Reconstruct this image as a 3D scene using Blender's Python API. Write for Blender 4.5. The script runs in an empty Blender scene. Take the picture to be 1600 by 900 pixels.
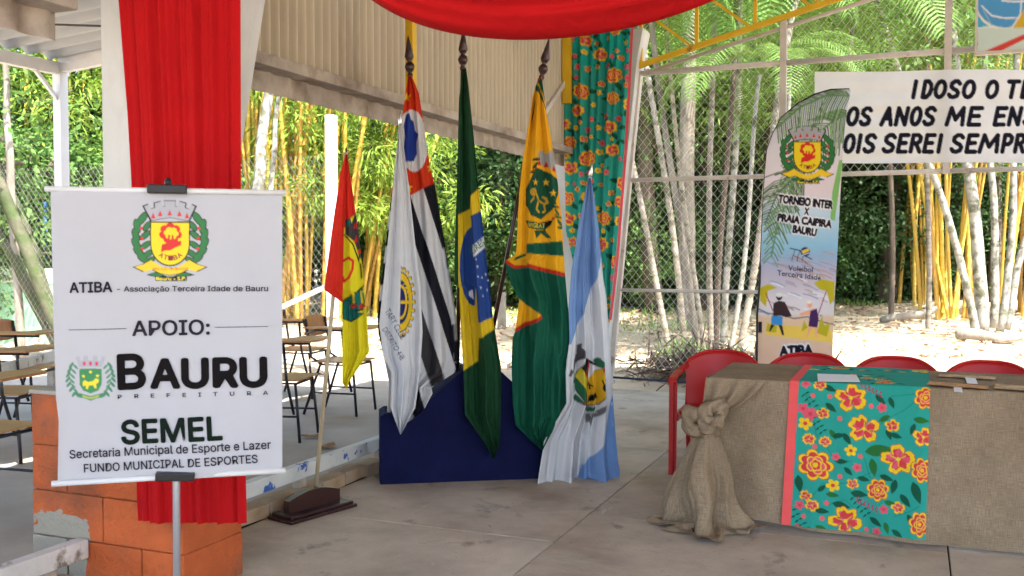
import bpy, bmesh, math, random
import numpy as np
from mathutils import Vector, Matrix
random.seed(7); RNG = np.random.default_rng(7)
R = math.radians
scene = bpy.context.scene
COL = scene.collection

# ---------------------------------------------------------------- camera
CAM_Z, FPX = 1.4, 1518.0
YAW, PITCH = math.atan(627/1518.0), math.atan(55/1518.0)
cam = bpy.data.cameras.new('camera'); cam_o = bpy.data.objects.new('camera', cam); COL.objects.link(cam_o)
cam.sensor_width = 36; cam.lens = 36*FPX/1600; cam.clip_end = 2000; cam.clip_start = .05
cam_o.location = (0, 0, CAM_Z); cam_o.rotation_euler = (math.pi/2-PITCH, 0, YAW)
scene.camera = cam_o
cam.dof.use_dof = True; cam.dof.focus_distance = 5.6; cam.dof.aperture_fstop = 5.6

# ---------------------------------------------------------------- sky, sun, exposure
world = bpy.data.worlds.new('World'); scene.world = world; world.use_nodes = True
SUN_EL, SUN_AZ = R(60), R(122)          # azimuth clockwise from +Y
wn = world.node_tree; bg = wn.nodes['Background']
sky = wn.nodes.new('ShaderNodeTexSky'); sky.sky_type = 'NISHITA'; sky.sun_disc = False
sky.sun_elevation = SUN_EL; sky.sun_rotation = SUN_AZ; sky.air_density = 1.0; sky.dust_density = 2.0; sky.ozone_density = 1.0
wn.links.new(sky.outputs[0], bg.inputs[0]); bg.inputs[1].default_value = .15
sun = bpy.data.lights.new('sun', 'SUN'); sun.energy = 4.2; sun.angle = R(.55); sun.color = (1, .95, .86)
sun_o = bpy.data.objects.new('sun', sun); COL.objects.link(sun_o)
sd = Vector((math.sin(SUN_AZ)*math.cos(SUN_EL), math.cos(SUN_AZ)*math.cos(SUN_EL), math.sin(SUN_EL)))
sun_o.rotation_euler = sd.to_track_quat('Z', 'Y').to_euler(); sun_o.location = (20, -10, 30)
vs = scene.view_settings; vs.view_transform = 'Standard'; vs.look = 'None'; vs.gamma = 1; vs.exposure = 2.42
scene.cycles.use_adaptive_sampling = True; scene.cycles.adaptive_threshold = .03; scene.cycles.max_bounces = 4; scene.cycles.diffuse_bounces = 3; scene.cycles.glossy_bounces = 2; scene.cycles.transmission_bounces = 3; scene.cycles.transparent_max_bounces = 4

# ---------------------------------------------------------------- measuring helpers (points on real planes)
_fw = np.array([-math.sin(YAW)*math.cos(PITCH), math.cos(YAW)*math.cos(PITCH), -math.sin(PITCH)])
_rt = np.array([math.cos(YAW), math.sin(YAW), 0.0]); _up = np.cross(_rt, _fw); _O = np.array([0, 0, CAM_Z])
def ray(x, y): return _fw + _rt*(x-800)/FPX + _up*(450-y)/FPX
def gz(x, y, z=0.0): d = ray(x, y); return _O + d*(z-CAM_Z)/d[2]
def gx(x, y, X): d = ray(x, y); return _O + d*X/d[0]
def gy(x, y, Y): d = ray(x, y); return _O + d*Y/d[1]
def gp(x, y, p0, n):                      # on the plane through p0 with normal n
    d = ray(x, y); n = np.asarray(n, float); return _O + d*(((np.asarray(p0, float)-_O)@n)/(d@n))

# ---------------------------------------------------------------- object helpers
def tag(o, label=None, cat=None, group=None, kind=None):
    if label: o['label'] = label
    if cat: o['category'] = cat
    if group: o['group'] = group
    if kind: o['kind'] = kind
    return o
def link(o, parent=None):
    COL.objects.link(o)
    if parent is not None: o.parent = parent
    return o
def thing(name, label, cat, loc=(0, 0, 0), rz=0, group=None):
    o = bpy.data.objects.new(name, None); o.empty_display_size = .1; link(o)
    o.location = loc; o.rotation_euler = (0, 0, rz)
    return tag(o, label, cat, group)
def place(o, parent=None, loc=None, rot=None, scale=None):
    c = o.copy(); link(c, parent)
    if loc is not None: c.location = loc
    if rot is not None: c.rotation_euler = rot
    if scale is not None: c.scale = scale
    return c
def copy_tree(o, parent=None):
    kids = list(o.children); c = o.copy(); link(c, parent)
    for k in kids: copy_tree(k, c)
    return c
def obj(name, mesh, mat=None, parent=None, smooth=None, local=True):
    o = bpy.data.objects.new(name, mesh)
    if mat is not None: mesh.materials.append(mat)
    if smooth is not None:
        mesh.polygons.foreach_set('use_smooth', [smooth]*len(mesh.polygons))
    link(o, parent)
    if parent is not None and not local:
        o.matrix_parent_inverse = pmat(parent).inverted()
    return o
def pmat(p):
    m = Matrix.LocRotScale(p.location, p.rotation_euler, p.scale)
    return (pmat(p.parent) @ p.matrix_parent_inverse @ m) if p.parent else m

class MB:
    """collects simple solids into one mesh"""
    def __init__(s): s.v = []; s.f = []; s.m = []
    def add(s, vs, fs, mi=0):
        b = len(s.v); s.v += [tuple(map(float, v)) for v in vs]
        s.f += [tuple(b+i for i in f) for f in fs]; s.m += [mi]*len(fs); return s
    def box(s, x0, x1, y0, y1, z0, z1, mi=0, bev=0.0):
        if bev <= 0:
            vs = [(x, y, z) for z in (z0, z1) for y in (y0, y1) for x in (x0, x1)]
            return s.add(vs, [(0, 2, 3, 1), (4, 5, 7, 6), (0, 1, 5, 4), (2, 6, 7, 3), (0, 4, 6, 2), (1, 3, 7, 5)], mi)
        bm = bmesh.new(); bmesh.ops.create_cube(bm, size=1)
        for v in bm.verts: v.co = ((x0+x1)/2+v.co.x*(x1-x0), (y0+y1)/2+v.co.y*(y1-y0), (z0+z1)/2+v.co.z*(z1-z0))
        bmesh.ops.bevel(bm, geom=bm.edges[:], offset=bev, segments=2, affect='EDGES', profile=.6)
        bm.verts.index_update()
        s.add([v.co[:] for v in bm.verts], [[v.index for v in f.verts] for f in bm.faces], mi); bm.free(); return s
    def prism(s, poly, d0, d1, axis='y', mi=0):
        """poly: 2D points; extruded from d0 to d1 along axis ('x': pts=(y,z), 'y': (x,z), 'z': (x,y))"""
        def P(p, d): return {'x': (d, p[0], p[1]), 'y': (p[0], d, p[1]), 'z': (p[0], p[1], d)}[axis]
        n = len(poly); vs = [P(p, d0) for p in poly]+[P(p, d1) for p in poly]
        fs = [tuple(range(n)), tuple(range(2*n-1, n-1, -1))]+[(i, i+n, (i+1) % n+n, (i+1) % n) for i in range(n)]
        return s.add(vs, fs, mi)
    def tube(s, pts, r, n=8, mi=0, caps=True, closed=False):
        pts = [Vector(p) for p in pts]; k = len(pts)
        rs = r if hasattr(r, '__len__') else [r]*k
        vs = []; ref = None
        for i, p in enumerate(pts):
            if closed: t = pts[(i+1) % k]-pts[i-1]
            else: t = (pts[min(i+1, k-1)]-pts[max(i-1, 0)])
            t.normalize()
            if ref is None: ref = t.orthogonal().normalized()
            ref = (ref-t*ref.dot(t)).normalized(); b = t.cross(ref)
            for j in range(n):
                a = 2*math.pi*j/n; vs.append(p+(ref*math.cos(a)+b*math.sin(a))*rs[i])
        fs = []
        for i in range(k if closed else k-1):
            for j in range(n):
                i2 = (i+1) % k
                fs.append((i*n+j, i*n+(j+1) % n, i2*n+(j+1) % n, i2*n+j))
        if caps and not closed: fs += [tuple(range(n-1, -1, -1)), tuple((k-1)*n+j for j in range(n))]
        return s.add(vs, fs, mi)
    def bar(s, a, b, w, h, up=(0, 0, 1), mi=0):
        a, b = Vector(a), Vector(b); t = (b-a).normalized(); u = Vector(up)
        sx = t.cross(u).normalized(); u = sx.cross(t).normalized()
        vs = [p+sx*(w/2*i)+u*(h/2*j) for p in (a, b) for i, j in ((-1, -1), (1, -1), (1, 1), (-1, 1))]
        return s.add(vs, [(3, 2, 1, 0), (4, 5, 6, 7), (0, 1, 5, 4), (1, 2, 6, 5), (2, 3, 7, 6), (3, 0, 4, 7)], mi)
    def lathe(s, prof, c=(0, 0, 0), n=16, mi=0):
        vs = [(c[0]+r*math.cos(2*math.pi*j/n), c[1]+r*math.sin(2*math.pi*j/n), c[2]+z) for r, z in prof for j in range(n)]
        k = len(prof); fs = [(i*n+j, i*n+(j+1) % n, (i+1)*n+(j+1) % n, (i+1)*n+j) for i in range(k-1) for j in range(n)]
        fs += [tuple(range(n-1, -1, -1)), tuple((k-1)*n+j for j in range(n))]
        return s.add(vs, fs, mi)
    def xf(s, m):
        s.v = [tuple(m @ Vector(v)) for v in s.v]; return s
    def mesh(s, name):
        me = bpy.data.meshes.new(name); me.from_pydata(s.v, [], s.f); me.update()
        return me
    def build(s, name, mat, parent=None, smooth=False, local=True, auto=None):
        me = s.mesh(name)
        mats = mat if isinstance(mat, (list, tuple)) else [mat]
        o = obj(name, me, None, parent, smooth, local)
        for m in mats: me.materials.append(m)
        if len(mats) > 1: me.polygons.foreach_set('material_index', s.m)
        if auto is not None: smooth_by_angle(me, auto)
        return o

def smooth_by_angle(me, ang=40):
    me.polygons.foreach_set('use_smooth', [True]*len(me.polygons))
    bm = bmesh.new(); bm.from_mesh(me)
    for e in bm.edges:
        e.smooth = len(e.link_faces) == 2 and e.calc_face_angle(0) < R(ang)
    bm.to_mesh(me); bm.free()

def np_mesh(name, V, Q, cols=None):
    """V (n,3), Q (m,4) or (m,3) arrays -> mesh, cols (n,3) linear colours"""
    me = bpy.data.meshes.new(name); V = np.asarray(V, np.float32); Q = np.asarray(Q, np.int32)
    k = Q.shape[1]; me.vertices.add(len(V)); me.vertices.foreach_set('co', V.ravel())
    me.loops.add(Q.size); me.loops.foreach_set('vertex_index', Q.ravel())
    me.polygons.add(len(Q)); me.polygons.foreach_set('loop_start', np.arange(0, Q.size, k, dtype=np.int32))
    me.polygons.foreach_set('loop_total', np.full(len(Q), k, np.int32))
    me.update(calc_edges=True); me.validate()
    if cols is not None:
        a = me.color_attributes.new('Col', 'FLOAT_COLOR', 'POINT')
        c = np.ones((len(V), 4), np.float32); c[:, :3] = cols; a.data.foreach_set('color', c.ravel())
    return me
def grid_mesh(name, P, cols=None, wrap=False):
    ny, nx = P.shape[:2]; idx = np.arange(ny*nx).reshape(ny, nx)
    if wrap: idx = np.concatenate([idx, idx[:, :1]], 1)
    Q = np.stack([idx[:-1, :-1], idx[1:, :-1], idx[1:, 1:], idx[:-1, 1:]], -1).reshape(-1, 4)
    return np_mesh(name, P.reshape(-1, 3), Q, None if cols is None else np.asarray(cols).reshape(-1, 3))

# ---------------------------------------------------------------- materials
def srgb(r, g, b):
    f = lambda c: c/12.92 if c <= .04045 else ((c+.055)/1.055)**2.4
    return (f(r/255), f(g/255), f(b/255))
_m = {}
def mat(name, col, rough=.7, var=.12, scale=6.0, bump=0.0, bscale=None, col2=None, c2scale=2.0, c2lo=.5, c2hi=.7,
        metal=0.0, transl=0.0, spec=.3, stretch=None, detail=4, per_obj=0.0, island=0.0, attr=False, bdist=.01, coat=0.0, wrinkle=0.0):
    if name in _m: return _m[name]
    m = bpy.data.materials.new(name); m.use_nodes = True; nt = m.node_tree; N, L = nt.nodes, nt.links
    b = N['Principled BSDF']; out = N['Material Output']
    tc = N.new('ShaderNodeTexCoord'); vec = tc.outputs['Object']
    if stretch:
        mp = N.new('ShaderNodeMapping'); mp.inputs['Scale'].default_value = stretch
        L.new(vec, mp.inputs[0]); vec = mp.outputs[0]
    def noise(sc, det=detail):
        n = N.new('ShaderNodeTexNoise'); n.inputs['Scale'].default_value = sc; n.inputs['Detail'].default_value = det
        n.inputs['Roughness'].default_value = .6; L.new(vec, n.inputs['Vector']); return n.outputs['Fac']
    def mix(fac, a, bb, mode='MIX'):
        x = N.new('ShaderNodeMix'); x.data_type = 'RGBA'; x.blend_type = mode
        for s, v in ((x.inputs[0], fac), (x.inputs[6], a), (x.inputs[7], bb)):
            if hasattr(v, 'default_value') or hasattr(v, 'links'): L.new(v, s)
            elif isinstance(v, (int, float)): s.default_value = v
            else: s.default_value = (*v, 1)
        return x.outputs[2]
    def rng(v, a, bb, lo, hi):
        r = N.new('ShaderNodeMapRange'); r.inputs[1].default_value = a; r.inputs[2].default_value = bb
        r.inputs[3].default_value = lo; r.inputs[4].default_value = hi; L.new(v, r.inputs[0]); return r.outputs[0]
    if attr:
        at = N.new('ShaderNodeAttribute'); at.attribute_name = 'Col'; c = at.outputs['Color']
    else:
        rgb = N.new('ShaderNodeRGB'); rgb.outputs[0].default_value = (*col, 1); c = rgb.outputs[0]
    if col2 is not None: c = mix(rng(noise(c2scale, 6), c2lo, c2hi, 0, 1), c, col2)
    if var: 
        g = N.new('ShaderNodeCombineColor'); v = rng(noise(scale), .3, .7, 1-var, 1+var)
        for i in range(3): L.new(v, g.inputs[i])
        c = mix(1.0, c, g.outputs[0], 'MULTIPLY')
    if per_obj or island:
        if island: gi = N.new('ShaderNodeNewGeometry'); src = gi.outputs['Random Per Island']; amt = island
        else: oi = N.new('ShaderNodeObjectInfo'); src = oi.outputs['Random']; amt = per_obj
        hs = N.new('ShaderNodeHueSaturation'); L.new(rng(src, 0, 1, 1-amt, 1+amt), hs.inputs['Value'])
        L.new(rng(src, 0, 1, .5-amt*.06, .5+amt*.03), hs.inputs['Hue']); L.new(c, hs.inputs['Color']); c = hs.outputs[0]
    L.new(c, b.inputs['Base Color']); b.inputs['Roughness'].default_value = rough
    b.inputs['Metallic'].default_value = metal; b.inputs['Specular IOR Level'].default_value = spec
    if coat: b.inputs['Coat Weight'].default_value = coat; b.inputs['Coat Roughness'].default_value = .15
    if wrinkle:
        mp2 = N.new('ShaderNodeMapping'); mp2.inputs['Scale'].default_value = (1, 1, .45); mp2.inputs['Rotation'].default_value = (.3, .35, 0); L.new(tc.outputs['Object'], mp2.inputs[0])
        nw = N.new('ShaderNodeTexNoise'); nw.inputs['Scale'].default_value = 13; nw.inputs['Detail'].default_value = 3; nw.inputs['Distortion'].default_value = .8; L.new(mp2.outputs[0], nw.inputs['Vector'])
        bw = N.new('ShaderNodeBump'); bw.inputs['Strength'].default_value = wrinkle; bw.inputs['Distance'].default_value = .02; L.new(nw.outputs['Fac'], bw.inputs['Height']); L.new(bw.outputs[0], b.inputs['Normal'])
    elif bump:
        bp = N.new('ShaderNodeBump'); bp.inputs['Strength'].default_value = bump; bp.inputs['Distance'].default_value = bdist
        L.new(noise(bscale or scale*6), bp.inputs['Height']); L.new(bp.outputs[0], b.inputs['Normal'])
    if transl:
        t = N.new('ShaderNodeBsdfTranslucent'); L.new(c, t.inputs[0]); ms = N.new('ShaderNodeMixShader')
        ms.inputs[0].default_value = transl; L.new(b.outputs[0], ms.inputs[1]); L.new(t.outputs[0], ms.inputs[2])
        L.new(ms.outputs[0], out.inputs['Surface'])
    _m[name] = m; return m
# ================================================================ ground and floor
m_dirt = mat('dirt', (.46, .37, .265), .95, .15, 1.3, .6, 14, (.36, .26, .17), .5, .45, .65, bdist=.03, detail=8)
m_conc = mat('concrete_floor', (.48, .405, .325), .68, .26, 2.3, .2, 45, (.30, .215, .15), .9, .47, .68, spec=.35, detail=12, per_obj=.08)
def floor_wear(m):
    # scuffs, spills and worn pale traffic patches
    nt = m.node_tree; N, L = nt.nodes, nt.links; b = N['Principled BSDF']; c = b.inputs['Base Color'].links[0].from_socket; tc = N.new('ShaderNodeNewGeometry')
    for sc, lo, hi, col, st in ((3.1, .60, .70, (.17, .135, .105), (1, 1, 1)), (1.15, .56, .75, (.52, .47, .40), (1, 1.7, 1)), (11, .66, .72, (.55, .50, .43), (1, .25, 1)), (26, .66, .71, (.13, .10, .08), (1, 1, 1)), (90, .60, .72, (.20, .16, .12), (1, 1, 1)), (70, .64, .72, (.60, .55, .48), (1, 1, 1))):
        mp = N.new('ShaderNodeMapping'); mp.inputs['Scale'].default_value = st; mp.inputs['Location'].default_value = (sc, 2*sc, 0); mp.inputs['Rotation'].default_value = (0, 0, .5*sc); L.new(tc.outputs['Position'], mp.inputs[0])
        n = N.new('ShaderNodeTexNoise'); n.inputs['Scale'].default_value = sc; n.inputs['Detail'].default_value = 5; n.inputs['Roughness'].default_value = .65; n.inputs['Distortion'].default_value = .4; L.new(mp.outputs[0], n.inputs['Vector'])
        r = N.new('ShaderNodeMapRange'); r.inputs[1].default_value = lo; r.inputs[2].default_value = hi; r.inputs[4].default_value = .75; L.new(n.outputs['Fac'], r.inputs[0])
        x = N.new('ShaderNodeMix'); x.data_type = 'RGBA'; L.new(r.outputs[0], x.inputs[0]); L.new(c, x.inputs[6]); x.inputs[7].default_value = (*col, 1); c = x.outputs[2]
    L.new(c, b.inputs['Base Color'])
floor_wear(m_conc)
m_gap = mat('joint_dirt', (.035, .027, .02), .95)
m_ground_o = MB().add([(-300, -300, -.13), (300, -300, -.13), (300, 300, -.13), (-300, 300, -.13)], [(0, 1, 2, 3)]).build('ground', m_dirt)
tag(m_ground_o, kind='structure')
def floor_patch():
    # ground rises gently to slab height behind the fence: irregular mounded sheet
    nx, ny = 150, 110
    xs = np.linspace(-34, 22, nx); ys = np.linspace(9.75, 52, ny); X, Y = np.meshgrid(xs, ys)
    Z = -.02+.035*np.sin(X*1.7+Y*.6)*np.sin(Y*1.1-X*.4)+.05*np.clip((Y-20)/10, 0, 1)*np.sin(X*.5+1)+RNG.normal(0, .008, X.shape)
    Z += .35*np.clip((Y-26)/8, 0, 1)
    Z[0] = -.1
    return grid_mesh('earth', np.stack([X, Y, Z], -1))
earth = obj('yard_ground', floor_patch(), m_dirt, smooth=True); tag(earth, kind='structure')

floor = bpy.data.objects.new('floor', None); link(floor); tag(floor, kind='structure')
MB().box(-3.3, 9, -5, 9.62, -.1, -.022).build('floor_bed', m_gap, floor)
xs = [-3.14, -1.59, .17, 1.93, 3.69, 5.45, 7.2, 8.9]
rows = {0: [-5, -2.6, -.2, 2.1, 4.39, 6.75, 9.6], 1: [-5, -2.2, .2, 2.55, 4.93, 7.2, 9.6]}
slabs = {}
for i in range(len(xs)-1):
    ys = rows[i % 2]
    for j in range(len(ys)-1):
        g = .0035; x0, x1, y0, y1 = xs[i]+g, xs[i+1]-g, ys[j]+g, ys[j+1]-g
        key = (round(x1-x0, 3), round(y1-y0, 3))
        if key not in slabs: slabs[key] = MB().box(0, x1-x0, 0, y1-y0, -.06, 0, bev=.004).mesh('slab')
        o = obj('slab', slabs[key] if slabs[key].users == 0 else slabs[key], None, floor)
        if not slabs[key].materials: slabs[key].materials.append(m_conc)
        o.location = (x0, y0, random.uniform(-.0015, .0015))
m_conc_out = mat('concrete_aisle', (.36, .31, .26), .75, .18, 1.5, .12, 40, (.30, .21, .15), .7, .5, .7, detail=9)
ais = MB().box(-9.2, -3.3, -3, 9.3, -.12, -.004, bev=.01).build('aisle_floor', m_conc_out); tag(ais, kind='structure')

# kerb of bricks beside the low rail
kerb = bpy.data.objects.new('kerb', None); link(kerb); tag(kerb, kind='structure')
m_kerb = mat('kerb_brick', (.42, .30, .18), .9, .3, 5, .5, 30, (.30, .25, .2), 4, per_obj=.2)
kb = MB().box(-.062, .062, -.118, .118, 0, .075, bev=.009).mesh('brick'); kb.materials.append(m_kerb)
y = 3.5; 
while y < 9.4:
    o = obj('brick', kb, None, kerb); o.location = (-3.2+random.uniform(-.006, .006), y+.12, random.uniform(-.008, .004)); o.rotation_euler = (random.uniform(-.03, .03), random.uniform(-.02, .02), random.uniform(-.03, .03)); y += .246
y = 2.98
while y > -1:
    o = obj('brick', kb, None, kerb); o.location = (-3.2, y-.12, random.uniform(-.008, .004)); y -= .246

# ================================================================ pavilion (one building)
m_white = mat('old_white_paint', (.56, .56, .535), .8, .12, 2.2, .3, 30, (.33, .30, .25), 1.8, .52, .78, stretch=(1, 1, .5))
m_whitep = mat('white_pipe_paint', (.60, .55, .50), .55, .1, 6, .1, 40, (.25, .12, .06), 5, .62, .72)
m_yel = mat('yellow_steel_paint', (.72, .44, .02), .5, .1, 6, .1, 40, (.16, .07, .03), 5, .63, .72)
m_fascia = mat('beige_corrugated', (.53, .46, .345), .6, .12, 3, .05, 60, (.30, .25, .18), 2.2, .55, .75, stretch=(1, 1, .25))
m_timber = mat('weathered_timber', (.42, .36, .30), .9, .25, 4, .4, 30, (.20, .15, .11), 3, .5, .7)
m_roof = mat('roof_sheet', (.45, .44, .42), .7, .12, 2)
pav = thing('pavilion', 'open-sided pavilion with white concrete columns, beige corrugated fascia and yellow steel truss', 'pavilion')

def corrugated(a, b, h_dir, h, pitch, amp, per=6, n_h=2):
    """sheet from a to b (ribs perpendicular to a-b), height vector h_dir*h"""
    a, b, hd = np.array(a, float), np.array(b, float), np.array(h_dir, float)
    Lh = np.linalg.norm(b-a); t = (b-a)/Lh; nrm = np.cross(t, hd); nrm /= np.linalg.norm(nrm)
    k = int(Lh/pitch*per)+1; s = np.linspace(0, Lh, k); w = amp*np.sin(2*np.pi*s/pitch)
    P = np.stack([a+t*si+nrm*wi for si, wi in zip(s, w)]); 
    return np.stack([P+hd*h*j/(n_h-1) for j in range(n_h)])
ROOFZ = lambda X: 3.84+.254*(X+2.57) if X < 2.6 else 3.84+.254*5.17-.254*(X-2.6)
# roof, two slopes; unseen rear end cut short to let more light in
for x0, x1 in ((-3.75, 2.6), (2.6, 9.2)):
    a, b = (x0, -3.2, ROOFZ(x0)), (x0, 10.1, ROOFZ(x0))
    hd = np.array([x1-x0, 0, ROOFZ(x1)-ROOFZ(x0)]); ln = np.linalg.norm(hd)
    me = grid_mesh('roof_sheet', corrugated(a, b, hd/ln, ln, .18, .022))
    o = obj('roof_sheet', me, m_roof, pav, True)
MB().bar((2.6, -3.2, ROOFZ(2.6)+.035), (2.6, 10.1, ROOFZ(2.6)+.035), .5, .03).build('ridge_sun_cap', m_roof, pav)  # unseen cap added to keep sun from leaking between the slopes
# fascia sheet along X=-3.3, both bays
for nm, y0, y1 in (('far', 3.42, 9.42), ('near', -2.5, 3.06)):
    obj('fascia_sheet', grid_mesh('fascia_sheet', corrugated((-3.3, y0, 2.47), (-3.3, y1, 2.47), (0, 0, 1), 1.16, .085, .024, 8)), m_fascia, pav, True)
    obj('lower_fascia_sheet', grid_mesh('fascia_low', corrugated((-3.325, y0+.02, 2.285), (-3.325, y1, 2.285), (0, 0, 1), .13, .17, .012, 8)), m_timber, pav, True)
    MB().box(-3.39, -3.2, y0, y1, 2.4, 2.465, bev=.006).build('fascia_beam', m_timber, pav)
MB().box(-3.31, -3.25, 6.05, 6.11, 2.49, 3.6).build('yellow_post', m_yel, pav)
MB().box(-3.28, -3.2, 9.26, 9.33, 2.9, 3.66).build('yellow_post', m_yel, pav)
MB().bar((-3.27, 8.35, 2.49), (-3.27, 9.4, 3.18), .035, .05).build('brace', m_whitep, pav)

# columns
col_near = MB().prism([(-3.12, .8), (-2.84, .8), (-2.30, 3.35), (-2.28, 3.62), (-3.12, 3.62)], 3.1, 3.36).build('column', m_white, pav)
col_far = MB().prism([(-3.47, 0), (-2.9, 0), (-2.56, 3.3), (-2.5, 3.62), (-3.47, 3.62)], 9.44, 9.72).build('column', m_white, pav)
# precast rafter over the near column and gable
for yy in (3.14, ):
    MB().prism([(-3.1, 3.55), (2.6, 3.55+.254*5.7), (8.6, 3.55), (8.6, 3.85-.22), (2.6, 3.83+.254*5.17-.12), (-3.1, 3.63)], yy, yy+.18).build('rafter', m_white, pav)
for x in (8.35,):
    for yy in (3.1, 9.44): MB().box(x, x+.4, yy, yy+.26, 0, 3.55).build('column', m_white, pav)
# yellow gable truss
ch = lambda X: 3.27+.254*(X+2.57)
MB().bar((-2.57, 9.55, ch(-2.57)), (2.6, 9.55, ch(2.6)), .045, .05).build('truss_chord', m_yel, pav)
MB().bar((-3.4, 9.55, ch(-3.4)+.5), (2.6, 9.55, ch(2.6)+.5), .045, .05).build('truss_chord', m_yel, pav)
MB().bar((2.6, 9.55, ch(2.6)), (8.4, 9.55, ch(2.6)-.254*5.8), .06, .06).build('truss_chord', m_yel, pav)
X = -2.55; k = 0
while X < 2.5:
    MB().box(X-.018, X+.018, 9.535, 9.565, ch(X)+.03, ch(X)+.47).build('truss_upright', m_yel, pav)
    MB().bar((X+.08, 9.55, ch(X+.08)+.47), (X+.50, 9.55, ch(X+.5)+.03), .026, .026).build('truss_diagonal', m_yel, pav)
    X += .56

# painted block pedestal under the near column
m_or = mat('orange_wall_paint', (.47, .10, .026), .88, .28, 3, .9, 30, (.22, .08, .04), 3.4, .50, .70, detail=12, bdist=.015)
m_gr = mat('bare_plaster', (.36, .33, .28), .9, .2, 6, .5, 40)
m_mort = mat('painted_mortar', (.42, .11, .035), .9, .3, 12, .5, 60)
ped = bpy.data.objects.new('pedestal', None); link(ped, pav)
tag(ped, 'orange painted block pedestal with a bare grey patch')
MB().box(-3.49, -2.69, 3.065, 3.405, 0, .785).build('core', m_mort, ped)
nt_ = m_or.node_tree; N_, L_ = nt_.nodes, nt_.links; b_s = N_['Principled BSDF']; src_ = b_s.inputs['Base Color'].links[0].from_socket
tc_ = N_.new('ShaderNodeTexCoord'); sp_ = N_.new('ShaderNodeSeparateXYZ'); L_.new(tc_.outputs['Object'], sp_.inputs[0])
nz_ = N_.new('ShaderNodeTexNoise'); nz_.inputs['Scale'].default_value = 6; nz_.inputs['Detail'].default_value = 7; L_.new(tc_.outputs['Object'], nz_.inputs['Vector'])
def _ma(op, a, b):
    m = N_.new('ShaderNodeMath'); m.operation = op
    for i, v in enumerate((a, b)):
        if hasattr(v, 'links'): L_.new(v, m.inputs[i])
        else: m.inputs[i].default_value = v
    return m.outputs[0]
# flaked-off paint: bare plaster in the lower left corner, with a ragged border
fx_ = _ma('MINIMUM', _ma('MULTIPLY', _ma('SUBTRACT', -3.19, sp_.outputs[0]), 1.6), _ma('SUBTRACT', .27, sp_.outputs[2]))
fl_ = _ma('GREATER_THAN', _ma('ADD', fx_, _ma('MULTIPLY', _ma('SUBTRACT', nz_.outputs['Fac'], .5), .35)), .02)
mx_ = N_.new('ShaderNodeMix'); mx_.data_type = 'RGBA'; L_.new(fl_, mx_.inputs[0]); L_.new(src_, mx_.inputs[6]); mx_.inputs[7].default_value = (.30, .27, .215, 1); L_.new(mx_.outputs[2], b_s.inputs['Base Color'])
def blk(x0, x1, y0, y1, z0, z1, m): 
    bm = MB().box(x0+random.uniform(0, .002), x1, y0+random.uniform(-.003, .003), y1+random.uniform(-.003, .003), z0, z1, bev=.006)
    return bm.build('block', m, ped)
zz = [0, .19, .385, .58, .80]
for c in range(4):
    z0, z1 = zz[c]+.0025, zz[c+1]-.0025
    cuts = [-3.5, -3.1, -2.68] if c % 2 else [-3.5, -3.3, -2.9, -2.68]
    for a, b in zip(cuts[:-1], cuts[1:]):
        blk(a+.0025, b-.0025, 3.05, 3.42, z0, z1, m_or)
MB().box(-3.505, -2.675, 3.045, 3.425, .797, .815, bev=.005).build('cap', m_gr, ped)

# ================================================================ lean-to canopy over the aisle, at the left
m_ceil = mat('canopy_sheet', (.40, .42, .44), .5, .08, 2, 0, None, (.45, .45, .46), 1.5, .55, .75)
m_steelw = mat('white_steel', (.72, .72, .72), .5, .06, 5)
lean = thing('canopy', 'white corrugated lean-to canopy on steel posts left of the pavilion', 'canopy')
def can_z(X): return 3.32+.075*(X+8.0)
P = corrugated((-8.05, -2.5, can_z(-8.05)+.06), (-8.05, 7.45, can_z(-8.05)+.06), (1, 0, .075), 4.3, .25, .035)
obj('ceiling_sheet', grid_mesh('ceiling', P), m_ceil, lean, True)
MB().box(-8.06, -7.98, -2.5, 7.5, 3.2, 3.32).build('edge_beam', m_steelw, lean)
MB().bar((-8.0, 7.42, 3.3), (-3.8, 7.42, 3.3+.075*4.2), .07, .16).build('end_beam', m_steelw, lean)
MB().bar((-8.0, 3.2, 3.28), (-3.8, 3.2, 3.28+.075*4.2), .06, .09).build('cross_beam', m_steelw, lean)
for yy in (7.42, 3.2, -1): MB().box(-8.07, -7.97, yy-.05, yy+.05, 0, 3.22).build('post', m_steelw, lean)
MB().bar((-8.02, 7.12, 3.2), (-8.02, 7.38, 2.95), .035, .035).build('brace', m_steelw, lean)
wire = MB().tube([(-8.02, 4.0, 3.1), (-6.2, 3.6, 2.78), (-3.15, 3.2, 2.36)], .005, 5).build('cable', mat('dark_cable', (.08, .07, .06), .7)); tag(wire, 'thin dark cable strung under the white canopy to the column', 'cable')

# ================================================================ low timber rails beside the kerb
m_rail = mat('chipped_rail_paint', (.58, .56, .52), .8, .15, 5, .4, 40, (.20, .16, .12), 6, .58, .66)
m_railb = mat('blue_chipped_paint', (.60, .60, .58), .8, .1, 5, .4, 40, (.05, .13, .42), 8, .56, .59)
for nm, y0, y1, lab, mm in (('far', 3.44, 5.75, 'low white rail with flaking blue paint between pedestal and flags', m_railb),
                            ('near', -1.0, 3.04, 'low chipped white rail in front of the orange pedestal', m_rail)):
    t = thing('low_rail', lab, 'rail', (-3.2, y0, 0), 0)
    MB().box(-.03, .03, 0, y1-y0, .125, .205, bev=.005).build('beam', mm, t)
    yy = .25
    while yy < y1-y0:
        MB().box(-.025, .025, yy-.03, yy+.03, .07, .128).build('foot', m_timber, t); yy += .9
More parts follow.
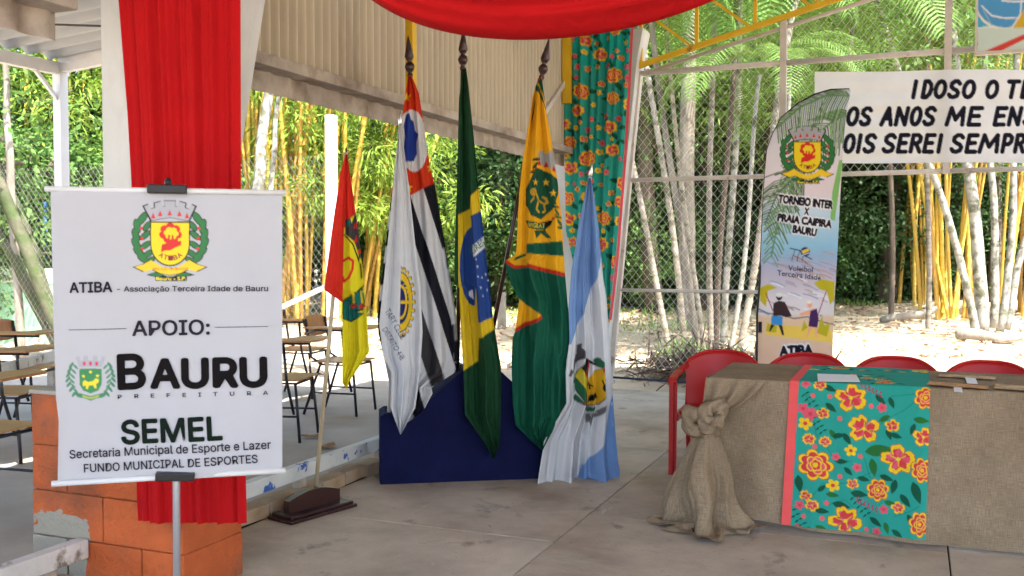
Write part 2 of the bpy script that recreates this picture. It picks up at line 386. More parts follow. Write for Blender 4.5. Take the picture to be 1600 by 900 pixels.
# ================================================================ printing helpers: colours painted per vertex on real cloth
def gpv(X, Y, p0, n):
    X = np.asarray(X, float); Y = np.asarray(Y, float)
    d = _fw+_rt*((X-800)/FPX)[..., None]+_up*((450-Y)/FPX)[..., None]
    n = np.asarray(n, float); k = ((np.asarray(p0, float)-_O)@n)/(d@n)
    return _O+d*k[..., None]
def dep(x, y, D): return _O+ray(x, y)*D

FONT_DIR = bpy.utils.system_resource('DATAFILES', path='fonts')
try: F_INTER = bpy.data.fonts.load(FONT_DIR+'/Inter.woff2')
except Exception: F_INTER = None
_tc = {}; _ch = {}
def cap_h(font):
    k = font.name if font else ''
    if k not in _ch:
        cu = bpy.data.curves.new('t', 'FONT'); cu.body = 'H'; cu.size = 1
        if font: cu.font = font
        o = bpy.data.objects.new('t', cu); COL.objects.link(o)
        me = bpy.data.meshes.new_from_object(o.evaluated_get(bpy.context.evaluated_depsgraph_get()))
        _ch[k] = max(p.co.y for p in me.vertices); bpy.data.objects.remove(o); bpy.data.curves.remove(cu); bpy.data.meshes.remove(me)
    return _ch[k]
def text_geo(body, bold=0.0, shear=0.0, space=1.0, font=None):
    """2D triangles of a line of text, cap height 1, starting at x=0; bold = stroke growth in cap heights"""
    key = (body, bold, shear, space, font and font.name)
    if key in _tc: return _tc[key]
    cu = bpy.data.curves.new('t', 'FONT'); cu.body = body; cu.size = 1; cu.shear = shear
    cu.space_character = space; cu.resolution_u = 4; cu.fill_mode = 'FRONT'
    if font: cu.font = font
    o = bpy.data.objects.new('t', cu); COL.objects.link(o)
    dg = bpy.context.evaluated_depsgraph_get(); me = bpy.data.meshes.new_from_object(o.evaluated_get(dg))
    me.calc_loop_triangles()
    v = np.array([p.co[:2] for p in me.vertices]).reshape(-1, 2); t = np.array([x.vertices[:] for x in me.loop_triangles]).reshape(-1, 3)
    bpy.data.objects.remove(o); bpy.data.curves.remove(cu); bpy.data.meshes.remove(me)
    caps = cap_h(font)
    v[:, 0] -= v[:, 0].min(); v = v/caps; lay = np.zeros(len(v))
    if bold:
        n0 = len(v); vv, tt, ll = [v], [t], [lay]
        for i in range(8):
            a = i*math.pi/4; vv.append(v+[bold*math.cos(a), bold*math.sin(a)]); tt.append(t+n0*(i+1)); ll.append(np.full(n0, i+1.0))
        v = np.concatenate(vv); t = np.concatenate(tt); lay = np.concatenate(ll); v[:, 0] -= v[:, 0].min()
    _tc[key] = (v, t, lay); return _tc[key]
def text_px(body, x0, y0, x1, y1, cap, **k):
    """text triangles in photo pixels: baseline from (x0,y0) to (x1,y1), cap height in pixels"""
    v, t, lay = text_geo(body, **k); w = v[:, 0].max()
    ux = np.array([x1-x0, y1-y0])/w; L = math.hypot(x1-x0, y1-y0); perp = np.array([(y1-y0), -(x1-x0)])/L*cap
    return np.array([x0, y0])+v[:, :1]*ux+v[:, 1:]*perp, t, lay

class Paint:
    def __init__(s, X, Y, base, ss=True):
        s.shape = X.shape
        if ss:
            dx = np.median(np.abs(np.diff(X, axis=1)))/4; dy = np.median(np.abs(np.diff(Y, axis=0)))/4
            offs = [(-dx, -dy), (dx, -dy), (-dx, dy), (dx, dy)]
        else: offs = [(0, 0)]
        G = np.stack([np.stack([X+o[0], Y+o[1]], -1) for o in offs], 1)      # rows first, so that a shape touches few rows
        s.k = len(offs); s.P = G.reshape(-1, 2); s.w = s.k*X.shape[1]
        s.r0 = G[..., 1].min((1, 2)); s.r1 = G[..., 1].max((1, 2))
        s.C = np.empty((len(s.P), 3)); s.C[:] = base
        s.T = (1.0, 0.0, 0.0, 1.0)
    def frame(s, k=1.0, x0=0.0, y0=0.0, kx=None): s.T = (kx or k, x0, y0, k); return s
    def _t(s, pts):
        p = np.asarray(pts, float); return np.stack([p[:, 0]*s.T[0]+s.T[1], p[:, 1]*s.T[3]+s.T[2]], -1)
    def _box(s, p, m=0):
        lo, hi = p.min(0)-m, p.max(0)+m
        rows = np.nonzero((s.r1 >= lo[1]) & (s.r0 <= hi[1]))[0]
        if not len(rows): return rows
        a, b = rows[0]*s.w, (rows[-1]+1)*s.w; q = s.P[a:b]
        return a+np.nonzero((q[:, 0] >= lo[0]) & (q[:, 0] <= hi[0]) & (q[:, 1] >= lo[1]) & (q[:, 1] <= hi[1]))[0]
    def poly(s, pts, c, raw=False):
        p = np.asarray(pts, float) if raw else s._t(pts); i = s._box(p)
        if not len(i): return s
        q = s.P[i]; ins = np.zeros(len(i), bool); n = len(p)
        for a in range(n):
            x0, y0 = p[a]; x1, y1 = p[(a+1) % n]
            if y0 == y1: continue
            c_ = ((q[:, 1] < y0) != (q[:, 1] < y1)) & (q[:, 0] < (x1-x0)*(q[:, 1]-y0)/(y1-y0)+x0); ins ^= c_
        s.C[i[ins]] = c; return s
    def ell(s, cx, cy, rx, ry, c, rot=0.0):
        a = np.linspace(0, 2*np.pi, 25)[:-1]; x, y = rx*np.cos(a), ry*np.sin(a)
        return s.poly(np.stack([cx+x*math.cos(rot)-y*math.sin(rot), cy+x*math.sin(rot)+y*math.cos(rot)], -1), c)
    def stroke(s, pts, w, c):
        p = s._t(pts); w = w*abs(s.T[3])/2; i = s._box(p, w)
        if not len(i): return s
        q = s.P[i]; hit = np.zeros(len(i), bool)
        for a, b in zip(p[:-1], p[1:]):
            d = b-a; L = d@d
            t = np.clip(((q-a)@d)/L, 0, 1) if L > 0 else np.zeros(len(q))
            hit |= ((q-(a+t[:, None]*d))**2).sum(1) < w*w
        s.C[i[hit]] = c; return s
    def tris(s, v, t, c):
        for tr in t: s.poly(v[tr], c, raw=True)
        return s
    def text(s, body, x0, y0, x1, y1, cap, c, **k):
        q = s._t([(x0, y0), (x1, y1)]); v, t, _ = text_px(body, *q[0], *q[1], cap*abs(s.T[3]), **k); return s.tris(v, t, c)
    def lobes(s, cx, cy, r, n, amp, c, rot=0.0, sq=1.0, ph=0.0):
        a = np.linspace(0, 2*np.pi, n*8+1)[:-1]; rr = r*(1-amp+amp*np.abs(np.cos((a-ph)*n/2))**.7)
        x, y = rr*np.cos(a), rr*np.sin(a)*sq
        return s.poly(np.stack([cx+x*math.cos(rot)-y*math.sin(rot), cy+x*math.sin(rot)+y*math.cos(rot)], -1), c)
    def star(s, cx, cy, r, c, rot=-math.pi/2):
        return s.poly([(cx+(r if i % 2 == 0 else r*.42)*math.cos(rot+i*math.pi/5), cy+(r if i % 2 == 0 else r*.42)*math.sin(rot+i*math.pi/5)) for i in range(10)], c)
    def out(s): return s.C.reshape(s.shape[0], s.k, s.shape[1], 3).mean(1)

def interp(pts, y): 
    p = np.array(sorted(pts, key=lambda q: q[1]), float); return np.interp(y, p[:, 1], p[:, 0])
def sstep(x): x = np.clip(x, 0, 1); return x*x*(3-2*x)
def pix_sheet(name, L, Rr, y0, y1, p0, n, nx, ny, depth, paint, material, parent=None, back=0.0, base=(.5, .5, .5), nb=18, warp=None):
    """cloth hanging at the plane (p0, n); outline given row by row; depth(s,t,x,y) metres toward n; optional closed back side"""
    t = np.linspace(0, 1, ny); y = y0+(y1-y0)*t; xl, xr = interp(L, y), interp(Rr, y)
    s = np.linspace(0, 1, nx); X = xl[:, None]+(xr-xl)[:, None]*s; Y = np.repeat(y[:, None], nx, 1)
    if warp is not None: Y = Y+warp(s[None, :], t[:, None])
    S, T = np.broadcast_to(s, X.shape), np.broadcast_to(t[:, None], X.shape)
    nn = np.asarray(n, float)/np.linalg.norm(n)
    D = depth(S, T, X, Y)
    P = gpv(X, Y, p0, n)+nn*D[..., None]
    pc = Paint(X, Y, base); paint(pc); C = pc.out()
    if back:
        sb = np.linspace(1, 0, nb+2)[1:-1]; j = np.clip((sb*(nx-1)).round().astype(int), 0, nx-1)
        w = (xr-xl)[:, None]
        Xb = xl[:, None]+w*sb; Yb = Y[:, j]
        Pb = gpv(Xb, Yb, p0, n)-nn*(back*np.sqrt(np.clip(w/80, 0, 1.5))*(np.sin(np.pi*sb)**.6*(1+.35*np.sin(sb*23)))[None, :])[..., None]
        P = np.concatenate([P, Pb], 1); C = np.concatenate([C, C[:, j]], 1)
    me = grid_mesh(name, P, C, wrap=bool(back))
    return obj(name, me, material, parent, True, local=False)

def decal_text(name, lines, p0, n, material, parent, off=.0015, depth=None):
    """lettering: one thin printed shape per line of text, lying on the cloth plane"""
    nn = np.asarray(n)/np.linalg.norm(n)
    for body, x0, y0, x1, y1, cap, kw in lines:
        v, t, lay = text_px(body, x0, y0, x1, y1, cap, **kw)
        P = gpv(v[:, 0], v[:, 1], p0, n)+nn*(off+.00012*lay[:, None])
        if depth is not None: P = P+nn*depth(v[:, 0], v[:, 1])[:, None]
        me = bpy.data.meshes.new(name); me.from_pydata([tuple(p) for p in P], [], [tuple(map(int, q)) for q in t]); me.update()
        o = obj(name, me, material, parent, False, local=False); o['kind'] = 'stuff'

def cloth_mat(name, rough=.85, transl=.15, var=.05, sheen=.2):
    m = mat(name, (0, 0, 0), rough, var, 9, .15, 500, attr=True, transl=transl, spec=.15, bdist=.002, wrinkle=.5); return m
BLK = (.012, .011, .013); WHT = (.78, .78, .80)
YELL = (.80, .60, .02); REDP = (.62, .03, .025); GRN = (.03, .17, .05); GREY = (.38, .38, .42)

def crest_atiba(p, cx, cy, k, letters=True):
    p.frame(k, cx-740*k, cy-380*k); m = lambda pts: [(1480-x, y) for x, y in pts]
    leaves = [((585, 258), 42, 17, 2.2), ((556, 300), 38, 16, 1.35), ((612, 300), 30, 13, -.9), ((548, 352), 38, 16, 1.25), ((600, 352), 34, 13, -.7),
              ((550, 402), 38, 16, 1.0), ((602, 408), 34, 13, -.6), ((566, 448), 38, 16, .75), ((618, 455), 32, 13, -.6), ((590, 485), 34, 14, .5), ((632, 490), 26, 11, -.5)]
    for side in (0, 1):
        for (x, y), a, b, r in leaves:
            xx = 1480-x if side else x; rr = -r+math.pi if side else r
            p.ell(xx, y, a+5, b+5, BLK, rr)
        for (x, y), a, b, r in leaves:
            xx = 1480-x if side else x; rr = -r+math.pi if side else r
            p.ell(xx, y, a, b, GRN, rr)
        for x, y in ((580, 312), (582, 370), (585, 428)): p.ell(1480-x if side else x, y, 9, 9, REDP)
    crown = [(592, 188), (622, 176), (632, 205), (655, 196), (652, 170), (690, 160), (698, 192), (712, 188), (706, 158), (772, 158), (768, 188), (782, 192), (790, 160), (828, 170), (825, 196), (848, 205), (858, 176), (884, 188), (846, 270), (740, 252), (634, 270)]
    cc = np.array(crown, float); ctr = np.array([738, 215]); p.poly(ctr+(cc-ctr)*1.05, BLK); p.poly(ctr+(cc-ctr)*.97, GREY)
    for x, y in ((646, 238), (685, 226), (738, 222), (792, 226), (834, 238)): p.poly([(x-13, y+18), (x, y-14), (x+13, y+18)], REDP)
    a = np.linspace(0, math.pi, 15); sh = [(632, 278), (848, 278)]+[(740+108*math.cos(t), 400+122*math.sin(t)) for t in a]
    cc = np.array(sh, float); ctr = np.array([740, 395]); p.poly(ctr+(cc-ctr)*1.035, BLK); p.poly(ctr+(cc-ctr)*.975, YELL)
    p.lobes(742, 340, 64, 7, .18, REDP, .2, .92); p.lobes(746, 340, 42, 6, .2, YELL, .1, .85); p.poly([(730, 350), (758, 350), (764, 396), (724, 396)], REDP)
    p.poly([(688, 448), (694, 404), (735, 390), (802, 382), (800, 408), (770, 420), (742, 436), (715, 436)], REDP)
    p.stroke([(742, 372), (746, 350)], 9, YELL)
    for i, ch in enumerate('ATIBA'):
        t = -.62+.31*i; x, y = 742+100*math.sin(t), 395+98*math.cos(t)
        dx, dy = math.cos(t)*13, -math.sin(t)*13
        p.text(ch, x-dx, y-dy, x+dx, y+dy, 27, (.25, .02, .03), bold=.03)
    rb = [(533, 530), (585, 515), (630, 490), (690, 528), (740, 538), (790, 528), (850, 490), (895, 515), (945, 530), (890, 556), (840, 545), (800, 565), (740, 576), (680, 565), (640, 545), (590, 556)]
    cc = np.array(rb, float); ctr = np.array([739, 535]); p.poly([(605, 575), (660, 556), (740, 590), (820, 556), (880, 575), (830, 585), (740, 604), (655, 586)], BLK)
    for s_ in (-1, 1): p.ell(739+s_*78, 573, 36, 10, GRN, s_*-.12)
    p.poly(ctr+(cc-ctr)*1.03+[0, 1], BLK); p.poly(ctr+(cc-ctr)*.97, (.80, .55, .03))
    if letters: p.text('ASSOCIAÇÃO TERCEIRA IDADE', 640, 548, 842, 548, 15, (.5, .1, .02), bold=.01)
    p.poly([(656, 583), (834, 583), (834, 609), (656, 609)], BLK); p.text('Bauru - S.P.', 662, 604, 830, 604, 18, (.85, .72, .05), bold=.03)
    p.frame()

def crest_city(p, cx, cy, k):
    """units: 230 wide, 240 tall, centred"""
    p.frame(k, cx, cy)
    for s_ in (-1, 1):
        for i in range(7):
            t = i/6; y = -70+150*t; x = s_*(92+18*math.sin(t*math.pi)-35*max(0, t-.6))
            p.ell(x+s_*8, y, 19, 7, (.05, .19, .10), s_*(.9)); p.ell(x-s_*14, y+8, 17, 6, (.07, .22, .12), s_*-.8)
    p.poly([(-78, -112), (-58, -118), (-52, -92), (-38, -94), (-36, -118), (-14, -120), (-12, -96), (12, -96), (14, -120), (36, -118), (38, -94), (52, -92), (58, -118), (78, -112), (60, -60), (-60, -60)], (.36, .36, .40))
    for x in (-32, 0, 32): p.ell(x, -78, 8, 11, (.55, .05, .08))
    p.poly([(-58, -52), (58, -52), (58, 30), (40, 62), (0, 78), (-40, 62), (-58, 30)], (.045, .22, .08))
    for x, y in ((0, -34), (-36, -12), (36, -14)): p.star(x, y, 11, (.75, .65, .05))
    p.poly([(-42, 20), (-30, 8), (-12, 18), (14, 12), (26, -2), (44, 4), (40, 22), (28, 28), (32, 50), (20, 50), (14, 34), (-10, 38), (-14, 54), (-26, 54), (-24, 36), (-40, 40)], (.75, .62, .04))
    p.poly([(-92, 70), (-50, 78), (0, 92), (50, 78), (92, 70), (70, 96), (30, 104), (0, 116), (-30, 104), (-70, 96)], (.05, .20, .10)); p.poly([(-46, 84), (0, 98), (46, 84), (40, 98), (0, 108), (-40, 98)], (.35, .42, .08))
    p.frame()

TEAL = (.030, .36, .29); FL_R = (.70, .06, .07); FL_P = (.78, .11, .17); FL_Y = (.88, .58, .02); LEAF = (.012, .10, .055)
def flower(p, x, y, r, rot=0.0, kind=0):
    if kind == 0:      # open rose
        p.lobes(x, y, r*1.05, 7, .28, (.50, .03, .05), rot, .9); p.lobes(x, y, r, 7, .28, FL_Y, rot, .9); p.lobes(x, y, r*.84, 7, .3, FL_R, rot, .88, .05)
        for q, f in ((.62, .3), (.4, .9)): p.lobes(x+r*.04, y, r*q, 5, .25, FL_Y, rot+f, .85); p.lobes(x+r*.04, y, r*(q-.09), 5, .25, FL_P if q > .5 else FL_R, rot+f, .85)
        p.lobes(x, y, r*.16, 3, .2, FL_Y, rot)
    elif kind == 1:    # peony: ragged yellow-tipped petals round a crimson heart
        n = 9
        for rr_, cc_ in ((.41, (.50, .03, .05)), (.37, FL_Y)):
            for j in range(n):
                a = rot+2*math.pi*j/n+.25*math.sin(3*j+rot); px, py = x+r*.64*math.cos(a), y+r*.55*math.sin(a)
                p.lobes(px, py, r*rr_, 4, .22, cc_, a, .8, .6*j)
        for j in range(n):
            a = rot+2*math.pi*j/n+.25*math.sin(3*j+rot); px, py = x+r*.44*math.cos(a), y+r*.38*math.sin(a)
            p.lobes(px, py, r*.30, 4, .3, FL_P if j % 2 else FL_R, a, .7, .6*j)
        for j in range(9):
            a = rot+.7*j; p.stroke([(x+r*.15*math.cos(a), y+r*.13*math.sin(a)), (x+r*.52*math.cos(a), y+r*.45*math.sin(a))], r*.05, FL_R if j % 3 else FL_Y)
        p.lobes(x, y, r*.14, 4, .3, FL_Y, rot)
    else:              # small five-petal
        p.lobes(x, y, r, 5, .45, FL_Y if kind == 2 else FL_P, rot); p.ell(x, y, r*.28, r*.28, FL_R)
def leaf2(p, x, y, L, a, w=.3, c=LEAF):
    t = np.linspace(0, 1, 9); h = w*L*np.sin(np.pi*t**.8); xs, ys = np.concatenate([t*L, t[::-1]*L]), np.concatenate([h, -h[::-1]])/1.0*.5*2*.5
    p.poly(np.stack([x+xs*math.cos(a)-ys*math.sin(a), y+xs*math.sin(a)+ys*math.cos(a)], -1), c)
# ================================================================ printed banner on a tripod stand
m_print = mat('banner_vinyl', (0, 0, 0), .55, .02, 5, attr=True, transl=.08, spec=.3)
m_ink = mat('dark_ink', (.020, .017, .026), .7, 0, spec=.1); m_ink_k = mat('black_ink', (.005, .0035, .004), .7, 0, spec=.1); m_ink_g = mat('green_black_ink', (.004, .010, .006), .7, 0, spec=.1)
m_blackpl = mat('black_plastic', (.012, .012, .014), .4, .05, 8)
m_alu = mat('grey_aluminium', (.42, .43, .45), .35, .05, 8, metal=.6)
m_rod = mat('white_plastic_rod', (.62, .62, .62), .4, .03)
a_, b_ = dep(78, 525, 3.0), dep(442, 518, 3.16); u_ = (b_-a_)/np.linalg.norm(b_-a_); u_[2] = 0; SB_N = np.array([u_[1], -u_[0], 0]); SB_P = a_
bn = thing('printed_banner', 'white printed support banner hanging on the tripod stand before the red drape', 'banner', tuple(dep(262, 745, 3.08)))
def sb_depth(s, t, x, y): return -.006*np.exp(-((s-.03)/.04)**2)*sstep((t-.55)/.4)+.006*np.sin(s*7+t*3)+.005*np.sin(t*6+s*4)*s+.003*np.sin(s*19-t*4)
SBD = lambda x, y: sb_depth((x-84)/357, (y-297)/447, x, y)
def sb_paint(p):
    crest_atiba(p, 265.6, 375.5, .2778); crest_city(p, 141.6, 591.5, .30)
pix_sheet('cloth', [(79, 296), (84, 500), (88, 620), (92, 655), (90, 750)], [(441, 300), (441, 735)], 297, 748, SB_P, SB_N, 300, 370, sb_depth, sb_paint, m_print, bn, base=(.43, .43, .46),
          warp=lambda s, t: (t)*(-14*s+5)+(1-t)*(3*s-1.5))
K = dict(bold=.022, font=F_INTER)
decal_text('lettering', [('ATIBA', 109.4, 457.0, 176, 455.7, 15.3, dict(bold=.05, font=F_INTER)), ('- Associação Terceira Idade de Bauru', 183, 455.6, 419, 454.7, 8.2, K),
    ('APOIO:', 206, 524.6, 328, 522.3, 22.5, dict(bold=.035, font=F_INTER)),
    ('Secretaria Municipal de Esporte e Lazer', 108.6, 716.6, 423.6, 700.0, 12.8, K), ('FUNDO MUNICIPAL DE ESPORTES', 131, 738.5, 403, 722.2, 12.6, K)], SB_P, SB_N, m_ink, bn, .003, SBD)
decal_text('lettering', [('B', 183.6, 607.4, 228, 606, 51.5, dict(bold=.05, font=F_INTER)), ('AURU', 234, 605.6, 418.5, 601.4, 42.5, dict(bold=.065, font=F_INTER)),
    ('P R E F E I T U R A', 184, 623.2, 419, 615.6, 6.0, dict(bold=.02, space=1.9, font=F_INTER))], SB_P, SB_N, m_ink_k, bn, .003, SBD)
decal_text('lettering', [('SEMEL', 189.6, 693.5, 348.6, 685.4, 35, dict(bold=.05, font=F_INTER))], SB_P, SB_N, m_ink_g, bn, .003, SBD)
def px_bar(pts, r, p0, n, off, mb, nseg=8, follow=False):
    if follow:
        (xa, ya), (xb, yb) = pts; pts = [(xa+(xb-xa)*i/14, ya+(yb-ya)*i/14) for i in range(15)]
        q = gpv(np.array([p[0] for p in pts]), np.array([p[1] for p in pts]), p0, n)+np.asarray(n)*(.0025+SBD(np.array([p[0] for p in pts]), np.array([p[1] for p in pts])))[:, None]; return mb.tube(q, r, nseg)
    q = gpv(np.array([p[0] for p in pts]), np.array([p[1] for p in pts]), p0, n)+np.asarray(n)*off; return mb.tube(q, r, nseg)
for q in ([(107.8, 515.3), (197.5, 513.6)], [(335.5, 511.4), (419, 509.7)]): px_bar(q, .0011, SB_P, SB_N, .012, MB(), 4, True).build('rule_line', m_ink, bn, local=False)
mb = MB(); px_bar([(70, 295), (447, 301)], .009, SB_P, SB_N, .0, mb, 10); mb.build('top_rod', m_rod, bn, True, local=False)
mb = MB(); px_bar([(81, 756), (446, 735)], .009, SB_P, SB_N, .0, mb, 10); mb.build('bottom_rod', m_rod, bn, True, local=False)
st = thing('banner_stand', 'grey tripod stand with black clips holding the white support banner', 'stand', (float(dep(275, 900, 3.1)[0]), float(dep(275, 900, 3.1)[1]), 0))
sx, sy = st.location.x, st.location.y
top = gpv(np.array([261.]), np.array([292.]), SB_P, SB_N)[0]-SB_N*.03
botc = gpv(np.array([274.]), np.array([745.]), SB_P, SB_N)[0]-SB_N*.03
MB().tube([(sx, sy, .1), tuple(botc), tuple(top)], .0115, 12).build('pole', m_alu, st, True, local=False)
for px_, py_, w_, h_ in ((262, 296, .118, .028), (274.5, 743, .118, .026)):
    c = gpv(np.array([px_*1.]), np.array([py_*1.]), SB_P, SB_N)[0]; tilt = .0 if py_ < 400 else -.055
    b = MB().box(-w_/2, w_/2, -.03, .016, -h_/2, h_/2, bev=.004)
    b.xf(Matrix.Translation(Vector(c)) @ Matrix.Rotation(math.atan2(u_[1], u_[0]), 4, 'Z') @ Matrix.Rotation(-tilt, 4, 'Y')); b.build('clip', m_blackpl, st, local=False)
MB().lathe([(.004, .0), (.011, .002), (.011, .022), (.006, .03)], tuple(np.array(top)+[0, 0, .0])).build('knob', m_blackpl, st, True, local=False)
for k in range(3):
    a = k*2.094+.5; MB().tube([(sx, sy, .34), (sx+.33*math.cos(a), sy+.33*math.sin(a), .012)], .009, 8).build('leg', m_alu, st, True, local=False)

# ================================================================ red drapes
m_red = mat('red_fabric', (.43, .007, .009), .85, .08, 3, .2, 350, transl=.12, spec=.1, bdist=.002, wrinkle=.45)
def cloth_sheet(name, L, Rr, y0, y1, p0, n, nx, ny, depth, label, cat, m):
    o = pix_sheet(name, L, Rr, y0, y1, p0, n, nx, ny, depth, lambda p: None, m); return tag(o, label, cat)
def drape_d(s, t, x, y):
    f = .010*np.sin(s*34+.5*np.sin(t*5))+.007*np.sin(s*71+1+t*1.5)+.004*np.sin(s*120+2*t)
    return .02+f*(.5+.5*sstep((s-.1)/.2))+.035*sstep((s-.13)/.012)-.02*np.exp(-((s-.12)/.02)**2)-.012*sstep((s-.94)/.05)
cloth_sheet('red_drape', [(150, -420), (193, 0), (200, 90), (207, 180), (213, 290), (216, 500), (220, 780), (222, 806)], [(382, -420), (388, 0), (389, 290), (394, 600), (398, 814)], -420, 812,
            (0, 3.03, 0), (0, -1, 0), 170, 120, drape_d, 'red fabric drape hanging down the white column behind the banner', 'drape', m_red)
def swag():
    nu, nv = 120, 110; u = np.linspace(-1, 1, nu)[None, :]; v = np.linspace(0, 1, nv)[:, None]
    X = -1.07+1.22*u+0*v; zt = 3.25-.18*(1-u**2); zb = 2.105+.42*u**2+.62*np.abs(u)**5
    vv = v; Z = zt+(zb-zt)*vv
    fold = (.030*np.sin(2*np.pi*(v*5.2)+.6*u)+.016*np.sin(2*np.pi*v*11+1.5*u+1)+.008*np.sin(2*np.pi*v*19-2*u))*(.35+.65*(1-u**4))
    Y = 3.0-.20*np.sin(np.pi*v**.8)*(1-.6*u**4)+fold+0*u
    back = Y[-1:]+.12*np.linspace(0, 1, 8)[1:, None]; Zb = Z[-1:]+.14*(np.linspace(0, 1, 8)[1:, None])**1.5; Xb = np.repeat(X[-1:], 7, 0)
    P = np.concatenate([np.stack([X, Y, Z], -1), np.stack([Xb, back, Zb], -1)], 0); return grid_mesh('swag', P)
o = obj('red_swag', swag(), m_red, None, True); tag(o, 'red fabric swag sagging from the roof above the flags', 'swag')

# ================================================================ flags
m_flag = cloth_mat('flag_cloth', .75, .22)
m_pole_d = mat('dark_varnished_wood', (.035, .010, .008), .3, .2, 12, stretch=(1, 1, .1), spec=.5)
m_pole_w = mat('white_pole', (.62, .60, .55), .45, .06, 8)
m_pole_t = mat('pale_wood_pole', (.52, .42, .27), .55, .12, 14, stretch=(1, 1, .08))
m_steel = mat('bright_metal', (.7, .7, .7), .25, .03, metal=.9)
FU = np.array([.852, .523, 0]); FN = np.array([.523, -.852, 0]); F0 = np.array([-2.96, 5.08, 0])
def fplane(off): return F0+FN*off
def flag_pole(t, tip, base, offt, offb, r, m, finial=None):
    A = gpv(np.array([tip[0]*1.]), np.array([tip[1]*1.]), fplane(offt), FN)[0]; B = gpv(np.array([base[0]*1.]), np.array([base[1]*1.]), fplane(offb), FN)[0]
    MB().tube([B, A], r, 12).build('pole', m, t, True, local=False)
    if finial:
        d = Vector(A-B).normalized(); q = Vector((0, 0, 1)).rotation_difference(d).to_matrix().to_4x4()
        b = MB().lathe(finial, n=16); b.xf(Matrix.Translation(Vector(A)) @ q); b.build('finial', m if finial is SPEAR else m_steel, t, True, local=False)
SPEAR = [(.012, -.01), (.017, 0), (.017, .012), (.011, .02), (.024, .035), (.031, .055), (.024, .075), (.012, .085), (.022, .10), (.028, .115), (.017, .17), (.006, .225), (.001, .24)]
SMALLTIP = [(.006, 0), (.010, .012), (.012, .03), (.006, .06), (.001, .09)]
def flag_thing(label, px, py, off): 
    g = gpv(np.array([px*1.]), np.array([py*1.]), fplane(off), FN)[0]; return thing('flag', label, 'flag', (g[0], g[1], 0), 0, None)
def pleat(n, amp, ph=0.0, creases=(), grow=1.0, top=.25):
    def f(s, t, x, y):
        env = (top+(1-top)*t**grow)
        d = 1.45*amp*env*(np.sin(2*np.pi*(n*s)+ph+.9*t)+.45*np.sin(2*np.pi*(n*1.9*s)+ph*2+1.3-.6*t)+.2*np.sin(2*np.pi*(n*3.7*s)+2+1.1*t))*(.35+.65*np.sin(np.pi*np.clip(s, 0, 1))**.5)
        for pts, step, w in creases: d = d+step*sstep((x-interp(pts, y))/w+.5)
        d = d+amp*.35*env*(np.sin(17*s+7*t+3*np.sin(5*t+ph))*np.sin(6*t+9*s+ph)+.6*np.sin(31*s-11*t+ph)*np.sin(13*t+2*s))*t
        return d+.012*np.sin(9*t+4*s)*t
    return f

# --- blue and white flag reaching the floor, at the right
SKY = (.19, .33, .62); FW = (.70, .71, .74)
t = flag_thing('light blue and white flag with a crest, hem on the floor', 905, 755, .06)
def pf(p):
    p.frame(.4115, 780, 400)
    p.poly([(250, -340), (420, -340), (383, 40), (330, 200), (272, 335), (240, 340), (200, 300)], SKY)
    p.poly([(434, 505), (470, 600), (470, 900), (300, 900), (316, 830), (322, 800), (370, 745), (405, 690)], SKY)
    cr = [((288, 440), 34, 13, -1.05), ((312, 370), 30, 12, -1.2)]
    p.poly([(262, 455), (275, 430), (283, 438), (286, 395), (302, 375), (304, 340), (318, 332), (316, 350), (326, 360), (328, 385), (305, 400), (296, 415), (292, 440), (280, 448), (276, 460)], (.10, .09, .10))
    p.poly([(300, 440), (335, 388), (385, 420), (405, 470), (400, 530), (380, 565), (335, 575), (300, 520), (286, 480)], BLK)
    p.poly([(303, 440), (335, 392), (345, 450), (335, 520), (330, 570), (300, 515), (289, 480)], (.03, .16, .07))
    p.poly([(303, 440), (318, 415), (338, 470), (336, 520), (296, 460)], (.75, .6, .05)); p.poly([(312, 425), (335, 392), (346, 400), (330, 455)], BLK); p.poly([(332, 455), (346, 400), (350, 408), (338, 470)], (.55, .03, .03))
    p.poly([(350, 410), (384, 424), (366, 436), (340, 480)], (.72, .72, .72))
    p.poly([(366, 438), (385, 424), (402, 470), (397, 530), (378, 562), (338, 570), (336, 520), (345, 470)], (.80, .45, .02))
    p.stroke([(346, 484), (350, 508)], 5, BLK); p.stroke([(339, 492), (357, 494)], 5, BLK)
    p.ell(394, 496, 7, 14, BLK); p.stroke([(386, 470), (392, 490)], 4, BLK); p.poly([(338, 560), (352, 530), (370, 520), (376, 540), (350, 556)], BLK)
    for a, b, c in (((362, 392), (380, 385), (388, 405)), ((370, 405), (392, 398), (396, 418))): p.poly([a, b, c], (.03, .14, .07))
    p.poly([(358, 398), (374, 384), (394, 402), (392, 425), (376, 420)], (.03, .14, .07)); p.ell(392, 430, 5, 10, (.5, .03, .03))
    p.poly([(284, 538), (296, 526), (316, 548), (326, 566), (310, 562), (290, 552)], (.03, .14, .07)); p.stroke([(318, 552), (335, 590)], 4, (.5, .03, .03))
    p.poly([(330, 575), (372, 575), (368, 590), (340, 596)], (.03, .14, .07))
    p.poly([(336, 606), (372, 590), (398, 562), (404, 575), (384, 602), (362, 618), (352, 655), (346, 632), (336, 640)], (.16, .15, .16)); p.text('DE', 352, 612, 376, 596, 9, FW)
    p.frame()
L = [(920, 277), (914, 304), (904, 352), (892, 424), (888, 482), (889, 532), (883, 580), (884, 630), (848, 688), (842, 729), (838, 757)]
Rr = [(923, 277), (928, 304), (936, 360), (942, 432), (947, 462), (953, 544), (957, 614), (963, 688), (966, 729), (968, 748)]
